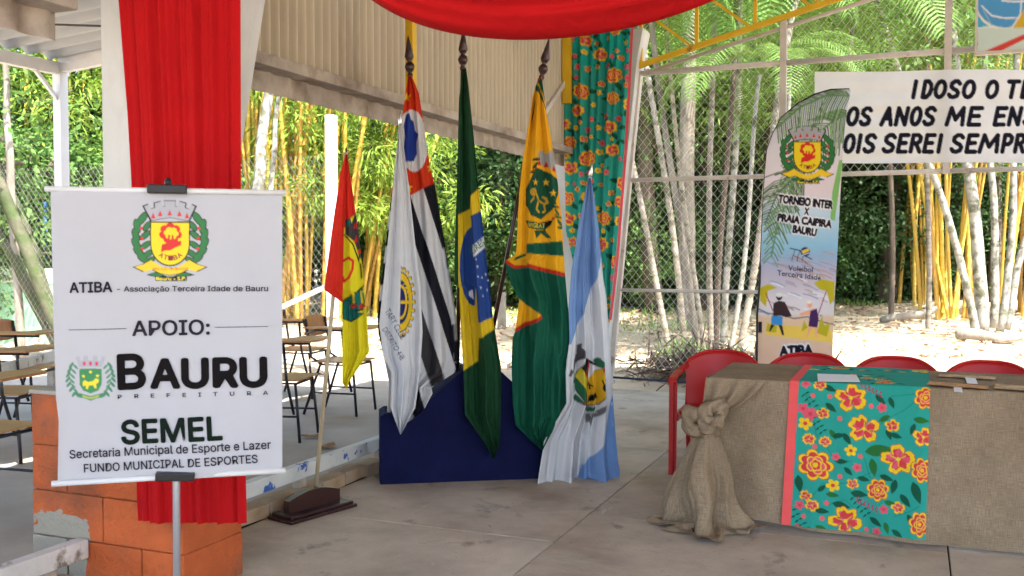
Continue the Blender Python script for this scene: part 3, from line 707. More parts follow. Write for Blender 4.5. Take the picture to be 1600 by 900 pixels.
pix_sheet('cloth', L, Rr, 278, 757, fplane(.10), FN, 110, 260, pleat(2.6, .034, .6, (([(921, 278), (905, 500), (893, 650), (880, 757)], -.03, 9), ([(921, 278), (930, 500), (925, 640), (909, 757)], .035, 7)), top=.15), pf, m_flag, t, .09, FW,
          warp=lambda s, t: -9*s*sstep((t-.9)/.1)+2.2*np.sin(s*17)*sstep((t-.9)/.1))
flag_pole(t, (922, 277), (868, 640), .07, -.14, .011, m_pole_w, SMALLTIP)

# --- city flag, yellow and green with a crest
t = flag_thing('yellow and dark green city flag with a lion shield on a slanting dark pole', 845, 720, .05)
YB, GB, RB = (.82, .42, .015), (.008, .105, .06), (.55, .03, .02)
def pe(p):
    p.frame(.4, 780, 80)
    p.poly([(150, 100), (158, 100), (200, 260), (185, 250), (140, 140)], GB); p.stroke([(146, 112), (190, 262)], 4, YB); p.stroke([(157, 104), (152, 112)], 8, RB)
    p.poly([(148, 400), (160, 388), (172, 390), (174, 402), (188, 402), (188, 390), (204, 392), (212, 410), (218, 470), (150, 440)], (.36, .36, .37))
    for x, y in ((152, 438), (180, 446), (208, 462)): p.poly([(x-8, y+8), (x, y-14), (x+9, y+10)], RB)
    for i in range(7): p.ell(140-i*4.2+(0 if i < 4 else (i-3)*3), 425+i*24, 17, 6, (.012, .05, .02), -.9 if i % 2 else -.2)
    for i in range(7): p.ell(236-i*5.5, 690-i*20, 16, 6, (.02, .13, .05), .9 if i % 2 else .1)
    for x, y in ((128, 470), (118, 510), (222, 610), (205, 655), (214, 640)): p.ell(x, y, 5, 5, RB)
    sh = [(138, 458), (180, 474), (226, 506), (224, 560), (200, 620), (160, 655), (120, 640), (104, 600), (104, 540)]
    p.poly(np.array([165, 560])+(np.array(sh)-[165, 560])*1.03, BLK); p.poly(sh, (.012, .09, .05))
    for x, y, r in ((136, 514, 14), (180, 514, 15), (205, 556, 15)): p.star(x, y, r, (.82, .50, .03))
    p.stroke([(122, 545), (138, 558), (150, 585), (172, 600), (186, 592), (180, 575), (168, 572)], 9, (.6, .36, .03)); p.stroke([(150, 585), (140, 618), (152, 630)], 8, (.6, .36, .03)); p.stroke([(172, 600), (178, 625), (168, 630)], 8, (.6, .36, .03)); p.ell(128, 552, 13, 16, (.6, .36, .03)); p.stroke([(128, 575), (118, 590)], 6, (.6, .36, .03))
    p.stroke([(130, 550), (150, 590), (170, 602)], 2.5, (.05, .08, .03))
    p.poly([(102, 662), (150, 672), (204, 660), (198, 678), (176, 700), (140, 698), (110, 690)], BLK); p.poly([(105, 666), (150, 676), (176, 672), (174, 696), (140, 694), (110, 686)], (.02, .13, .06)); p.text('VIGILAT', 108, 688, 174, 692, 17, (.8, .6, .05), bold=.02)
    p.poly([(128, 700), (180, 702), (200, 732), (180, 728), (160, 712), (140, 732)], (.015, .09, .04))
    p.poly([(104, 752), (242, 742), (248, 800), (104, 790)], GB); p.poly([(60, 806), (103, 790), (103, 800), (60, 818)], GB)
    p.frame(.4115, 780, 400)
    p.poly([(100, 34), (250, 70), (262, 240), (275, 370), (260, 700), (150, 740), (40, 700), (40, 300), (62, 270), (150, 220), (60, 165), (30, 110), (20, 5), (60, 40)], GB)
    p.poly([(98, 28), (246, 64), (246, 78), (98, 42)], RB); p.poly([(20, 8), (60, 36), (98, 36), (98, 44), (58, 48), (18, 22)], RB)
    p.poly([(72, 160), (150, 224), (56, 290), (48, 300)], YB); p.poly([(150, 222), (156, 232), (58, 290), (54, 276)], RB)
    p.frame()
L = [(841, 122), (832, 152), (824, 200), (816, 248), (810, 304), (806, 392), (803, 400), (789, 407), (793, 428), (799, 445), (811, 468), (804, 517), (800, 528), (798, 565), (800, 630), (804, 663), (841, 699)]
Rr = [(845, 122), (852, 176), (862, 232), (870, 288), (876, 344), (881, 425), (888, 499), (890, 545), (884, 562), (885, 600), (883, 651), (842, 700)]
pix_sheet('cloth', L, Rr, 122, 699, fplane(.055), FN, 110, 300, pleat(2.2, .026, 2.0, (([(843, 120), (828, 230), (821, 300), (821, 430), (823, 470)], .045, 6), ([(830, 430), (858, 500), (868, 560), (862, 600)], -.03, 10), ([(803, 400), (803, 440), (796, 470), (700, 480)], .02, 8))), pe, m_flag, t, .08, YB)
flag_pole(t, (846, 122), (752, 610), .06, -.14, .013, m_pole_d, SPEAR)

# --- national flag, green with yellow rhomb and blue disc
t = flag_thing('furled green flag with yellow rhomb and starry blue disc on a dark pole', 745, 715, .05)
GD, YD, BD = (.012, .062, .026), (.72, .50, .02), (.022, .065, .26)
def pd(p):
    p.frame(.7453, 680, 50)
    p.poly([(46, 384), (71, 372), (71, 345), (90, 328), (130, 560), (122, 622), (89, 640), (89, 690), (54, 710), (44, 560)], YD)
    p.poly([(40, 300), (47, 300), (48, 535), (38, 535)], GD)
    a = np.linspace(math.pi*.5, math.pi*1.5, 20); p.poly([(82+31*math.cos(q), 490-84*math.sin(q)) for q in a], BD); p.poly([(70, 545), (78, 540), (80, 560), (70, 552)], FW)
    p.poly([(72, 386), (93, 376), (120, 596), (87, 608)], BD)
    p.poly([(75, 448), (100, 428), (104, 450), (77, 472)], FW); p.text('GRES', 76, 466, 103, 444, 13, (.02, .13, .06), bold=.03)
    for x, y in ((82, 476), (85, 492), (86, 512), (95, 514), (103, 508), (106, 540), (97, 552), (92, 535), (108, 520)): p.star(x, y, 2.9, FW)
    p.frame()
L = [(723, 108), (717, 154), (713.5, 296), (710, 400), (710, 445), (717, 449), (717, 467), (722.5, 572), (725, 646), (754, 687), (768, 713)]
Rr = [(727, 108), (739.6, 229), (745.6, 296), (754.5, 378), (768, 497), (780.6, 572), (780, 640), (778, 691), (769, 713)]
pix_sheet('cloth', L, Rr, 108, 713, fplane(.06), FN, 90, 300, pleat(1.8, .024, .4, (([(727, 108), (732, 300), (744, 500), (750, 610), (757, 713)], .05, 5), ([(719, 108), (715, 300), (716, 450), (700, 470)], .02, 5))), pd, m_flag, t, .08, GD)
flag_pole(t, (723, 108), (714, 620), .05, -.14, .013, m_pole_d, SPEAR)

# --- striped state flag
t = flag_thing('black and white striped flag with red canton, blue map and stars, on a dark pole', 670, 650, .02)
SK, SW, SR = (.012, .012, .02), (.70, .70, .72), (.66, .045, .012)
def pcn(p):
    p.frame(.3893, 580, 350)
    ln = lambda b, y: b+.33*y
    for b0, b1, c in ((255, 400, SK), (195, 255, SW), (150, 195, SK), (90, 150, SW), (25, 90, (.05, .045, .05)), (-30, 25, SW), (-85, -30, SK), (-140, -85, SW)):
        p.poly([(ln(b0, -220), -220), (ln(b1, -220), -220), (ln(b1, 900), 900), (ln(b0, 900), 900)], c)
    for i, (ya, yb) in enumerate(((-240, -170), (-100, -35), (35, 100), (165, 250), (310, 480))): p.poly([(0, ya+10), (88, ya-20), (88, yb-20), (0, yb+10)], SK)
    for ya, yb in ((-170, -100), (-35, 35), (100, 165), (250, 310)): p.poly([(0, ya+10), (88, ya-20), (88, yb-20), (0, yb+10)], SW)
    p.frame(1/3, 380, 0)
    p.poly([(700, 340), (900, 340), (905, 855), (850, 880), (760, 930), (690, 940)], SR)
    p.ell(795, 660, 72, 146, SW, -.06)
    p.poly([(765, 535), (778, 530), (785, 560), (800, 570), (805, 610), (820, 630), (812, 670), (815, 720), (800, 755), (755, 760), (752, 700), (760, 640), (752, 590)], (.02, .05, .32))
    p.star(766, 455, 22, (.85, .6, .03)); p.star(882, 785, 24, (.85, .6, .03)); p.star(772, 880, 26, (.85, .6, .03))
    p.frame()
L = [(638, 118), (634, 140), (628, 188), (620, 240), (612, 300), (604, 370), (597, 430), (590, 494), (591, 520), (600, 560), (610, 610), (625, 661)]
Rr = [(643, 118), (655, 145), (664, 201), (673, 263), (680, 288), (698, 394), (714, 494), (716, 530), (718, 560), (712, 582), (674, 606), (676, 615), (661, 643), (632, 663)]
pix_sheet('cloth', L, Rr, 118, 662, fplane(.02), FN, 110, 280, pleat(2.7, .026, 1.1, (([(650, 118), (690, 400), (705, 500), (712, 590)], -.03, 10),)), pcn, m_flag, t, .07, SW)
flag_pole(t, (641, 119), (668, 620), .0, -.14, .013, m_pole_d, SPEAR)

# --- white service-club flag in front of it
t = flag_thing('white flag with a yellow gear wheel and navy lettering, on a white pole', 625, 680, .1)
NV = (.02, .025, .12)
def pb(p):
    p.frame(.3893, 580, 350)
    cx, cy = 117, 312
    for i in range(24):
        a = 2*math.pi*i/24; x, y = cx+54*math.cos(a), cy+134*math.sin(a); p.ell(x, y, 8, 9, NV); 
    p.ell(cx, cy, 50, 122, NV)
    for i in range(24):
        a = 2*math.pi*i/24; x, y = cx+53*math.cos(a), cy+132*math.sin(a); p.ell(x, y, 6.5, 7, (.82, .55, .02))
    p.ell(cx, cy, 47, 117, (.82, .55, .02)); p.ell(cx, cy, 34, 88, NV); p.ell(cx, cy, 27, 70, (.82, .55, .02)); p.ell(cx, cy, 20, 58, NV)
    p.poly([(cx, cy-6), (cx+38, cy-6), (cx+38, cy+6), (cx, cy+6)], (.82, .55, .02))
    p.text('TARY', 124, 236, 148, 300, 13, (.82, .55, .02), bold=.02)
    p.poly([(40, 150), (119, 150), (112, 470), (40, 420)], FW)
    p.text('TARY CLUB', 54, 350, 118, 462, 24, NV); p.text('DISTRITO 448', 44, 425, 116, 545, 22, NV)
    p.frame()
L = [(624, 196), (617, 257), (608, 357), (599, 444), (592.5, 506), (598.7, 556), (611, 581), (610, 637), (625, 678)]
Rr = [(626, 196), (639, 294), (648.5, 382), (656, 444), (660, 519), (656, 581), (648.5, 637), (633, 665), (626, 678)]
pix_sheet('cloth', L, Rr, 196, 678, fplane(.13), FN, 90, 260, pleat(1.7, .022, 2.6, (([(625, 190), (626, 400), (628, 678)], .02, 5),)), pb, m_flag, t, .07, FW)
flag_pole(t, (625, 197), (607, 660), .10, -.06, .011, m_pole_w, SMALLTIP)

# --- small red and yellow flag in the wooden holder
HB = gz(491, 795); F2 = HB
t = thing('flag', 'red and yellow flag with a crest on a pale pole in the wooden floor holder', 'flag', (HB[0], HB[1], 0))
def pa(p):
    p.frame(.4334, 480, 230)
    p.poly([(100, 0), (160, 0), (182, 235), (172, 235), (140, 262), (131, 300), (128, 560), (40, 540), (60, 300)], (.74, .035, .02))
    p.poly([(150, 30), (177, 240), (140, 265), (131, 300), (120, 200)], (.74, .035, .02))
    p.poly([(138, 262), (155, 255), (160, 275), (175, 232), (182, 270), (190, 330), (196, 390), (200, 460), (190, 400), (170, 340), (134, 310)], (.06, .05, .055))
    p.poly([(140, 268), (158, 258), (152, 282), (142, 290)], (.01, .16, .13))
    for x, y in ((173, 280), (175, 330), (188, 372)): p.poly([(x-7, y+12), (x+2, y-14), (x+7, y+12)], (.7, .03, .02))
    p.stroke([(134, 315), (165, 350), (190, 420), (203, 500)], 5, BLK)
    p.stroke([(150, 400), (165, 410), (163, 440), (150, 470), (132, 485), (128, 470)], 9, (.7, .03, .02)); p.stroke([(130, 410), (150, 398)], 9, (.7, .03, .02))
    p.stroke([(204, 500), (170, 530), (128, 555)], 5, BLK)
    p.poly([(128, 560), (160, 530), (205, 505), (208, 560), (200, 590), (178, 592), (206, 600), (160, 632), (128, 620)], BLK); p.poly([(130, 562), (160, 534), (203, 510), (205, 560), (195, 584), (168, 590), (200, 600), (160, 628), (130, 616)], (.01, .16, .13))
    for x in (165, 196): p.stroke([(x, 520), (x+3, 560)], 9, YELL); p.ell(x-3, 575, 7, 8, (.6, .03, .03)); p.ell(x+8, 572, 6, 7, (.6, .03, .03))
    p.frame()
L = [(540, 241), (532, 269), (521, 343), (507, 447), (507, 453), (534, 472), (535, 490), (535, 598), (541, 608)]
Rr = [(543, 241), (556, 334), (560, 360), (567, 421), (569, 447), (573, 490), (577, 551), (546, 596), (542, 608)]
pix_sheet('cloth', L, Rr, 241, 608, F2+FN*.03, FN, 80, 220, pleat(1.6, .018, .3, (([(541, 241), (537, 330), (535, 470), (535, 608)], -.02, 5),)), pa, m_flag, t, .05, (.78, .68, .02))
A = gpv(np.array([541.]), np.array([238.]), F2, FN)[0]; B = gpv(np.array([491.]), np.array([790.]), F2, FN)[0]
MB().tube([B, A], .0115, 12).build('pole', m_pole_t, t, True, local=False); MB().lathe([(.004, 0), (.007, .012), (.001, .03)], tuple(A)).build('finial', m_pole_d, t, True, local=False)

# wooden floor holder
e0, e1 = gz(462, 818), gz(560, 790); ang = math.atan2(e1[1]-e0[1], e1[0]-e0[0]); Lh = float(np.linalg.norm(e1-e0))
hold = thing('flag_holder', 'dark varnished wooden flag holder with an arched block on the floor', 'flag holder', tuple(gz(491, 803)), ang)
MB().box(-.22, Lh-.22+.02, -.075, .115, 0, .018, bev=.004).build('base', m_pole_d, hold); MB().box(-.205, Lh-.235+.02, -.06, .10, .018, .036, bev=.005).build('step', m_pole_d, hold)
arch = [(-.17, .036), (Lh-.26, .036), (Lh-.26, .10)]+[(-.17+(Lh-.09)*(1-q), .10+.035*math.sin(math.pi*q)) for q in np.linspace(.08, .92, 9)]+[(-.17, .10)]
MB().prism(arch, .0, .045, 'y').build('arched_block', m_pole_d, hold)

# navy flag box
m_navy = mat('navy_fabric', (.007, .009, .046), .9, .2, 5, .1, 300, spec=.1, bdist=.002, wrinkle=.25)
bx = thing('flag_box', 'navy fabric-covered flag stand box with a peaked middle', 'stand', tuple(F0), math.atan2(.523, .852))
W = 1.22
prof = [(0, 0), (W, 0), (W, .40), (W-.05, .425), (W-.22, .43), (.62+.12, .67), (.62, .71), (.62-.12, .68), (.27, .48), (.2, .43), (.03, .43), (0, .41)]
MB().prism(prof, 0, .30, 'y').build('box', m_navy, bx)
# ================================================================ chain-link fences
m_wire = mat('galvanised_wire', (.50, .49, .46), .5, .1, 20, spec=.4)
def chain(x0, x1, z0, z1, Y, pitch=.078, r=.0021, top=None, bot=None):
    """two families of slanted wires clipped to the panel; top/bot: functions of X"""
    mb = MB(); k = 1.25; top = top or (lambda x: z1); bot = bot or (lambda x: z0)
    h = max(z1, top(x0), top(x1))-min(z0, bot(x0), bot(x1)); zb = min(z0, bot(x0), bot(x1)); 
    for sgn in (1, -1):
        c = -h/k-.1
        while c < (x1-x0)+h/k:
            pts = []
            for q in np.linspace(0, 1, 70):
                x = (x0+c+q*h/k) if sgn > 0 else (x0+c+(1-q)*h/k); z = zb+q*h
                if x0 <= x <= x1 and bot(x) <= z <= top(x): pts.append((x, z))
            if len(pts) > 2:
                (xa, za), (xb, zb2) = pts[0], pts[-1]
                n = max(1, int(abs(zb2-za)/.5)); P = [(xa+(xb-xa)*i/n, Y+sgn*.002+.004*math.sin(3*(xa+(xb-xa)*i/n)), za+(zb2-za)*i/n) for i in range(n+1)]
                mb.tube(P, r, 4, caps=False)
            c += pitch
    return mb
FY = 9.6
fen = thing('chain_link_fence', 'chain-link fence with white pipe frame closing the pavilion gable', 'fence', (-2.6, FY, 0))
def part(mb, name, m, parent, smooth=False): return mb.build(name, m, parent, smooth, local=False)
for X, z0_, zt in ((-1.17, 0, 3.6), (.26, 2.11, 3.96), (1.7, 0, 4.3)): part(MB().box(X-.03, X+.03, FY-.03, FY+.03, z0_, zt), 'post', m_whitep, fen)
part(MB().bar((-2.87, FY, .05), (-2.58, FY, 3.2), .05, .06, (0, 1, 0)), 'post', m_whitep, fen)
part(MB().bar((-2.96, FY-.06, .05), (-2.64, FY-.06, 3.3), .045, .05, (0, 1, 0)), 'post', m_whitep, fen)
for z, x0, x1, w in ((3.205, -2.58, 1.7, .055), (2.135, -2.68, 1.7, .045), (1.02, -2.78, -1.17, .035)):
    for a, b in ((x0, -1.2), (-1.14, .23), (.29, x1)):
        if b > a and (x1 > -1 or b < -1): part(MB().tube([(a, FY, z), (b, FY, z)], w/2, 8), 'rail', m_whitep, fen, True)
part(MB().tube([(-2.42, FY+.03, 3.24), (1.7, FY+.03, 3.24+.245*4.12)], .02, 8), 'rail', m_whitep, fen, True)
part(MB().tube([(-2.86, FY, .12), (-1.17, FY, .09)], .012, 6), 'bottom_pipe', mat('blue_black_pipe', (.02, .03, .06), .5), fen, True)
def wirepart(mb): 
    o = part(mb, 'wire_mesh', m_wire, fen); o['kind'] = 'stuff'; return o
wirepart(chain(-2.8, -1.2, .1, 2.11, FY+.035, bot=lambda x: max(.1, .13+.10*math.sin((x+2.8)*2)), top=lambda x: 2.11))
for x0, x1 in ((-2.62, -1.2), (-1.14, .23), (.29, 1.67)):
    wirepart(chain(x0, x1, 2.15, 3.18, FY+.035))
    wirepart(chain(x0, x1, 3.23, 3.9, FY+.035, top=lambda x: min(3.9, 3.22+.245*(x+2.42))))
lf = thing('chain_link_fence', 'chain-link fence with a tall white post beyond the school desks', 'fence', (-6.3, FY+.1, 0))
LY = FY+.1
m_post = mat('bright_white_post', (.78, .78, .78), .6, .05)
zt = gy(518, 180, LY)[2]; xp = gy(518, 300, LY)[0]
part(MB().box(xp-.05, xp+.05, LY-.05, LY+.05, -.1, zt), 'post', m_post, lf)
for X in (xp-3.1, xp-6.2, xp-9.3): part(MB().box(X-.04, X+.04, LY-.04, LY+.04, -.1, 2.7), 'post', m_post, lf)
o = part(chain(xp-9.3, xp-.05, .05, 2.55, LY+.03, .085, .0014), 'wire_mesh', mat('dull_wire', (.22, .22, .2), .6, .1, 20), lf); o['kind'] = 'stuff'
part(MB().bar((xp-1.5, LY+.09, .45), (xp-.02, LY+.09, 1.05), .06, .05), 'brace', m_post, lf)
# green wall and blue pole beyond it
gw = thing('garden_wall', 'low pale green wall with a white top band behind the left fence', 'wall', (-13, 11.2, 0))
wx0, wx1 = gy(-250, 500, 11.2)[0], gy(140, 500, 11.2)[0]
part(MB().box(wx0, wx1, 11.1, 11.3, -.2, .93), 'wall_face', mat('pale_green_paint', (.30, .62, .38), .8, .08, 1.5, .2, 30), gw)
part(MB().box(wx0, wx1, 11.09, 11.31, .93, 1.15), 'top_band', mat('white_wall_paint', (.74, .75, .72), .8, .06, 2), gw)
bp = gy(72, 330, 12.0); o = MB().tube([(bp[0]-.08, 12, -.1), (bp[0], 12, bp[2]+.15)], .035, 8).build('blue_pole', mat('blue_paint', (.06, .25, .62), .5, .1), None, True); tag(o, 'thin blue pole standing behind the pale green wall', 'pole')

# ================================================================ hand-lettered cloth banner on the fence
m_cloth_b = mat('thin_white_cloth', (0, 0, 0), .9, .04, 4, .2, 200, attr=True, transl=.42, spec=.1, bdist=.002)
LET = {'I': [[(.5, 0), (.5, 1)]], 'D': [[(.08, 0), (.08, 1), (.5, 1), (.85, .78), (.95, .5), (.85, .2), (.5, 0), (.08, 0)]],
       'O': [[(.5+.45*math.cos(a), .5+.5*math.sin(a)) for a in np.linspace(0, 2*math.pi, 17)]],
       'S': [[(.92, .14), (.7, .0), (.4, .0), (.14, .14), (.14, .34), (.4, .48), (.7, .56), (.9, .72), (.82, .92), (.5, 1), (.2, .97), (.04, .84)]],
       'T': [[(.02, 0), (.98, 0)], [(.5, 0), (.46, 1)]], 'E': [[(.95, 0), (.12, 0), (.08, 1), (.95, 1)], [(.1, .48), (.8, .47)]],
       'A': [[(0, 1), (.52, 0), (.96, 1)], [(.2, .64), (.8, .64)]], 'N': [[(.06, 1), (.1, 0), (.88, 1), (.94, 0)]],
       'M': [[(0, 1), (.14, 0), (.5, .7), (.9, 0), (.98, 1)]], 'R': [[(.08, 1), (.1, 0), (.6, 0), (.86, .14), (.84, .36), (.6, .5), (.12, .52)], [(.5, .52), (.95, 1)]],
       'P': [[(.08, 1), (.1, 0), (.6, 0), (.88, .15), (.86, .4), (.6, .55), (.12, .56)]]}
ROWS = [(328, 392, [('I', 1146, 1172), ('D', 1190, 1232), ('O', 1238, 1288), ('S', 1296, 1345), ('O', 1352, 1405), ('O', 1446, 1498), ('T', 1530, 1580), ('E', 1590, 1636)]),
        (436, 502, [('O', 886, 934), ('S', 940, 986), ('A', 1026, 1074), ('N', 1082, 1134), ('O', 1142, 1188), ('S', 1196, 1244), ('M', 1290, 1362), ('E', 1374, 1432), ('E', 1480, 1530), ('N', 1538, 1590), ('S', 1600, 1648)]),
        (545, 612, [('O', 873, 919), ('I', 925, 946), ('S', 954, 1003), ('S', 1032, 1083), ('E', 1090, 1134), ('R', 1141, 1190), ('E', 1196, 1240), ('I', 1250, 1271), ('S', 1306, 1358), ('E', 1366, 1414), ('M', 1422, 1500), ('P', 1511, 1556), ('R', 1562, 1606)])]
def p_ban(p):
    p.frame(.3875, 980, 0)
    for y0, y1, ls in ROWS:
        for ch, x0, x1 in ls:
            for pl in LET[ch]:
                p.stroke([(x0+4+(x1-x0-8)*u+12*(.5-v), y0+(y1-y0)*v) for u, v in pl], 18, (.012, .012, .022))
    p.frame()
def d_ban(s, t, x, y): return .006*np.sin(t*14+s*5)+.010*np.sin(t*26+np.sin(s*8)*2)*np.exp(-((s-.16)/.2)**2)+.006*np.sin(s*21+t*3)
o = pix_sheet('cloth_banner', [(1273, 114), (1273, 252)], [(1850, 104), (1850, 257)], 112, 254, (0, 9.52, 0), (0, -1, 0), 430, 130, d_ban, p_ban, m_cloth_b, base=(.74, .74, .76),
              warp=lambda s, t: -5*s*(1-t)+2*s*t+1.2*np.sin(s*11))
tag(o, 'white cloth banner hand-lettered in black capitals tied to the fence', 'banner')

# ================================================================ feather banner
m_fea = mat('banner_polyester', (0, 0, 0), .7, .03, 5, attr=True, transl=.25, spec=.2)
fb = thing('feather_banner', 'tall curved-top printed tournament banner with palm fronds and beach scene', 'banner', (float(gy(1190, 560, 9.0)[0]), 9.0, 0))
def frond(p, pts, n, ln, w, cols, both=True, droop=.5):
    pts = np.array(pts, float); seg = np.linspace(0, len(pts)-1.001, n)
    for i, q in enumerate(seg):
        a = int(q); f = q-a; b = pts[a]*(1-f)+pts[a+1]*f; d = pts[a+1]-pts[a]; d /= np.linalg.norm(d); nrm = np.array([-d[1], d[0]])
        for sg in ((1, -1) if both else (1,)):
            L = ln*(.55+.45*math.sin(math.pi*min(1, .15+i/n)))*random.uniform(.8, 1.15); e = b+(d*.55+nrm*sg*.8)*L+np.array([0, droop*L])
            m_ = (b+e)/2+np.array([0, -droop*L*.25]); p.stroke([tuple(b), tuple(m_), tuple(e)], w*random.uniform(.7, 1.2), cols[(i+(sg > 0)) % len(cols)])
    p.stroke([tuple(q) for q in pts], w*1.3, cols[0])
def p_fea(p):
    y = p.P[:, 1]; x = p.P[:, 0]
    def ramp(ks):
        ys = [k[0] for k in ks]; return np.stack([np.interp(y, ys, [k[1][i] for k in ks]) for i in range(3)], -1)
    p.C[:] = ramp([(140, srgb(190, 195, 225)), (230, srgb(215, 212, 230)), (300, srgb(225, 205, 222)), (330, srgb(180, 210, 238)), (385, srgb(105, 185, 228)), (400, srgb(120, 170, 215)), (418, srgb(165, 165, 205)), (440, srgb(190, 178, 205)), (470, srgb(222, 210, 222)), (490, srgb(225, 212, 215)), (496, srgb(235, 190, 140)), (560, srgb(238, 180, 140)), (640, srgb(235, 175, 135))])
    rs = np.random.default_rng(3)
    for i in range(60):
        yy = rs.uniform(392, 490); xx = rs.uniform(1185, 1310); L = rs.uniform(8, 30); c = [srgb(235, 232, 240), srgb(150, 125, 150), srgb(190, 140, 130), srgb(120, 150, 200)][rs.integers(4)]
        p.stroke([(xx, yy), (xx+L*.5, yy+L*.12), (xx+L, yy+L*.35)], rs.uniform(1, 2.6), c)
    p.stroke([(1183, 482), (1200, 490), (1222, 492), (1240, 498), (1262, 495), (1285, 503), (1305, 507)], 2, srgb(80, 70, 110))
    G = [srgb(60, 130, 40), srgb(30, 85, 30), srgb(110, 170, 60), srgb(25, 60, 40), srgb(80, 150, 60)]
    frond(p, [(1329, 175), (1300, 190), (1262, 225), (1225, 300)], 34, 42, 2.2, G, True, .45)
    frond(p, [(1328, 150), (1290, 150), (1250, 168), (1215, 200)], 36, 34, 2.2, G, True, .5)
    frond(p, [(1258, 262), (1235, 275), (1212, 310), (1196, 350)], 26, 42, 2, [srgb(40, 90, 50), srgb(25, 55, 45), srgb(90, 150, 70)], True, .5)
    frond(p, [(1240, 270), (1232, 310), (1215, 350), (1205, 400)], 20, 26, 2.0, G, True, .5)
    p.poly([(1311, 250), (1317, 250), (1304, 345), (1297, 342), (1300, 300)], srgb(100, 190, 50))
    lum = p.C.mean(1, keepdims=True); p.C[:] = (p.C*.8+lum*.2)*.86+.09
    crest_atiba(p, 1261.7, 241.8, .198, False)
    K1 = srgb(22, 18, 34); O1 = srgb(235, 232, 240)
    for body, a, b, c, d, cap in (('TORNEIO INTER', 1215.5, 316, 1301, 326, 11.5), ('X', 1256, 334.5, 1263.5, 335.5, 10), ('PRAIA CAIPIRA', 1214, 344.6, 1299, 355.7, 10.8), ('BAURU', 1237.4, 362.6, 1275, 369, 10.8), ('ATIBA', 1217.6, 556, 1271, 553, 14)):
        p.text(body, a-.6, b, c+.6, d, cap, O1, bold=.28); p.text(body, a, b, c, d, cap, K1, bold=.11)
    for body, a, b, c, d, cap in (('Voleibol', 1231, 422.4, 1269.5, 425.4, 8), ('Terceira Idade', 1213.4, 430, 1282, 438, 8)): p.text(body, a, b, c, d, cap, srgb(45, 42, 60), bold=.03)
    p.stroke([(1234, 388), (1248, 391), (1258, 400), (1268, 405)], 1.6, srgb(40, 40, 60))
    for x0 in (1238, 1246, 1254): p.stroke([(x0+4, 391), (x0, 402), (x0-1, 408)], 1, srgb(60, 60, 80))
    p.stroke([(1240, 400), (1252, 405), (1262, 412)], 1, srgb(60, 60, 80))
    p.ell(1258, 393.5, 7.4, 7.4, srgb(35, 50, 110)); p.poly([(1252, 392), (1263, 388), (1264.5, 392), (1254, 397)], srgb(215, 190, 60)); p.stroke([(1253, 399), (1264, 395)], 1.2, srgb(220, 215, 225))
    # beach scene
    p.poly([(1196, 505), (1300, 515), (1300, 535), (1196, 524)], srgb(238, 200, 90))
    yl = srgb(190, 175, 40)
    for pts in ([(1186, 450), (1200, 444), (1214, 450), (1200, 454), (1196, 480), (1188, 470)], [(1271, 442), (1284, 436), (1304, 440), (1304, 468), (1297, 476), (1292, 455), (1280, 452)], [(1196, 518), (1199, 504), (1206, 512), (1214, 505), (1212, 520)], [(1252, 518), (1256, 500), (1262, 512)], [(1276, 520), (1284, 494), (1288, 508), (1298, 504), (1292, 526)]): p.poly(pts, yl)
    p.stroke([(1196, 458), (1207, 486)], 1.5, srgb(160, 40, 60)); p.stroke([(1291, 455), (1278, 492)], 1.5, srgb(160, 40, 60))
    sk = srgb(60, 42, 45)
    p.ell(1217, 464, 5, 5.5, sk); p.ell(1217, 461, 5.5, 3.5, srgb(225, 225, 225)); p.poly([(1208, 474), (1216, 470), (1226, 472), (1232, 484), (1237, 494), (1228, 496), (1222, 494), (1207, 494)], sk)
    p.poly([(1205, 493), (1223, 495), (1222, 509), (1204, 507)], srgb(60, 140, 205)); p.poly([(1204, 507), (1210, 508), (1203, 518), (1201, 518)], sk); p.poly([(1216, 508), (1222, 509), (1225, 524), (1222, 524)], sk)
    s2 = srgb(240, 170, 140); p.ell(1265, 476, 4, 5, s2); p.ell(1264, 472, 4, 3, srgb(235, 225, 215)); p.poly([(1249, 490), (1270, 482), (1276, 484), (1277, 494), (1268, 492), (1250, 493)], s2); p.poly([(1266, 486), (1276, 482), (1279, 498), (1277, 512), (1263, 510)], srgb(70, 40, 90)); p.poly([(1264, 510), (1269, 511), (1262, 527), (1259, 527)], s2); p.poly([(1272, 511), (1277, 512), (1277, 528), (1274, 528)], s2)
    p.poly([(1184, 503), (1190, 503), (1190, 520), (1184, 520)], srgb(40, 40, 50))
FL = [(1327, 139.6), (1298, 140.4), (1272, 148), (1247, 162), (1221, 184), (1208, 209.5), (1199, 235), (1195.6, 273), (1192, 340), (1187, 441), (1183, 492), (1182.5, 558), (1182, 600)]
FR = [(1329.5, 139.6), (1321, 184), (1316, 248), (1312, 320), (1310, 360), (1307, 420), (1303, 492), (1301, 558), (1300, 600)]
pix_sheet('cloth', FL, FR, 140, 600, (0, 9.0, 0), (0, -1, 0), 110, 330, lambda s, t, x, y: .02*np.sin(s*3+t*5)+.008*np.sin(s*11+t*4), p_fea, m_fea, fb, base=(.6, .6, .7))
pp = [tuple(gpv(np.array([x*1.]), np.array([y*1.]), (0, 9.0, 0), (0, -1, 0))[0]) for x, y in FL[::1]]
MB().tube([(pp[-1][0], 9.01, .03)]+pp[::-1], .010, 8).build('pole', m_blackpl, fb, True, local=False)
bx_, by_ = pp[-1][0], 9.0
MB().box(bx_-.25, bx_+.25, by_-.2, by_+.2, 0, .03, bev=.006).build('base_plate', m_blackpl, fb, local=False)

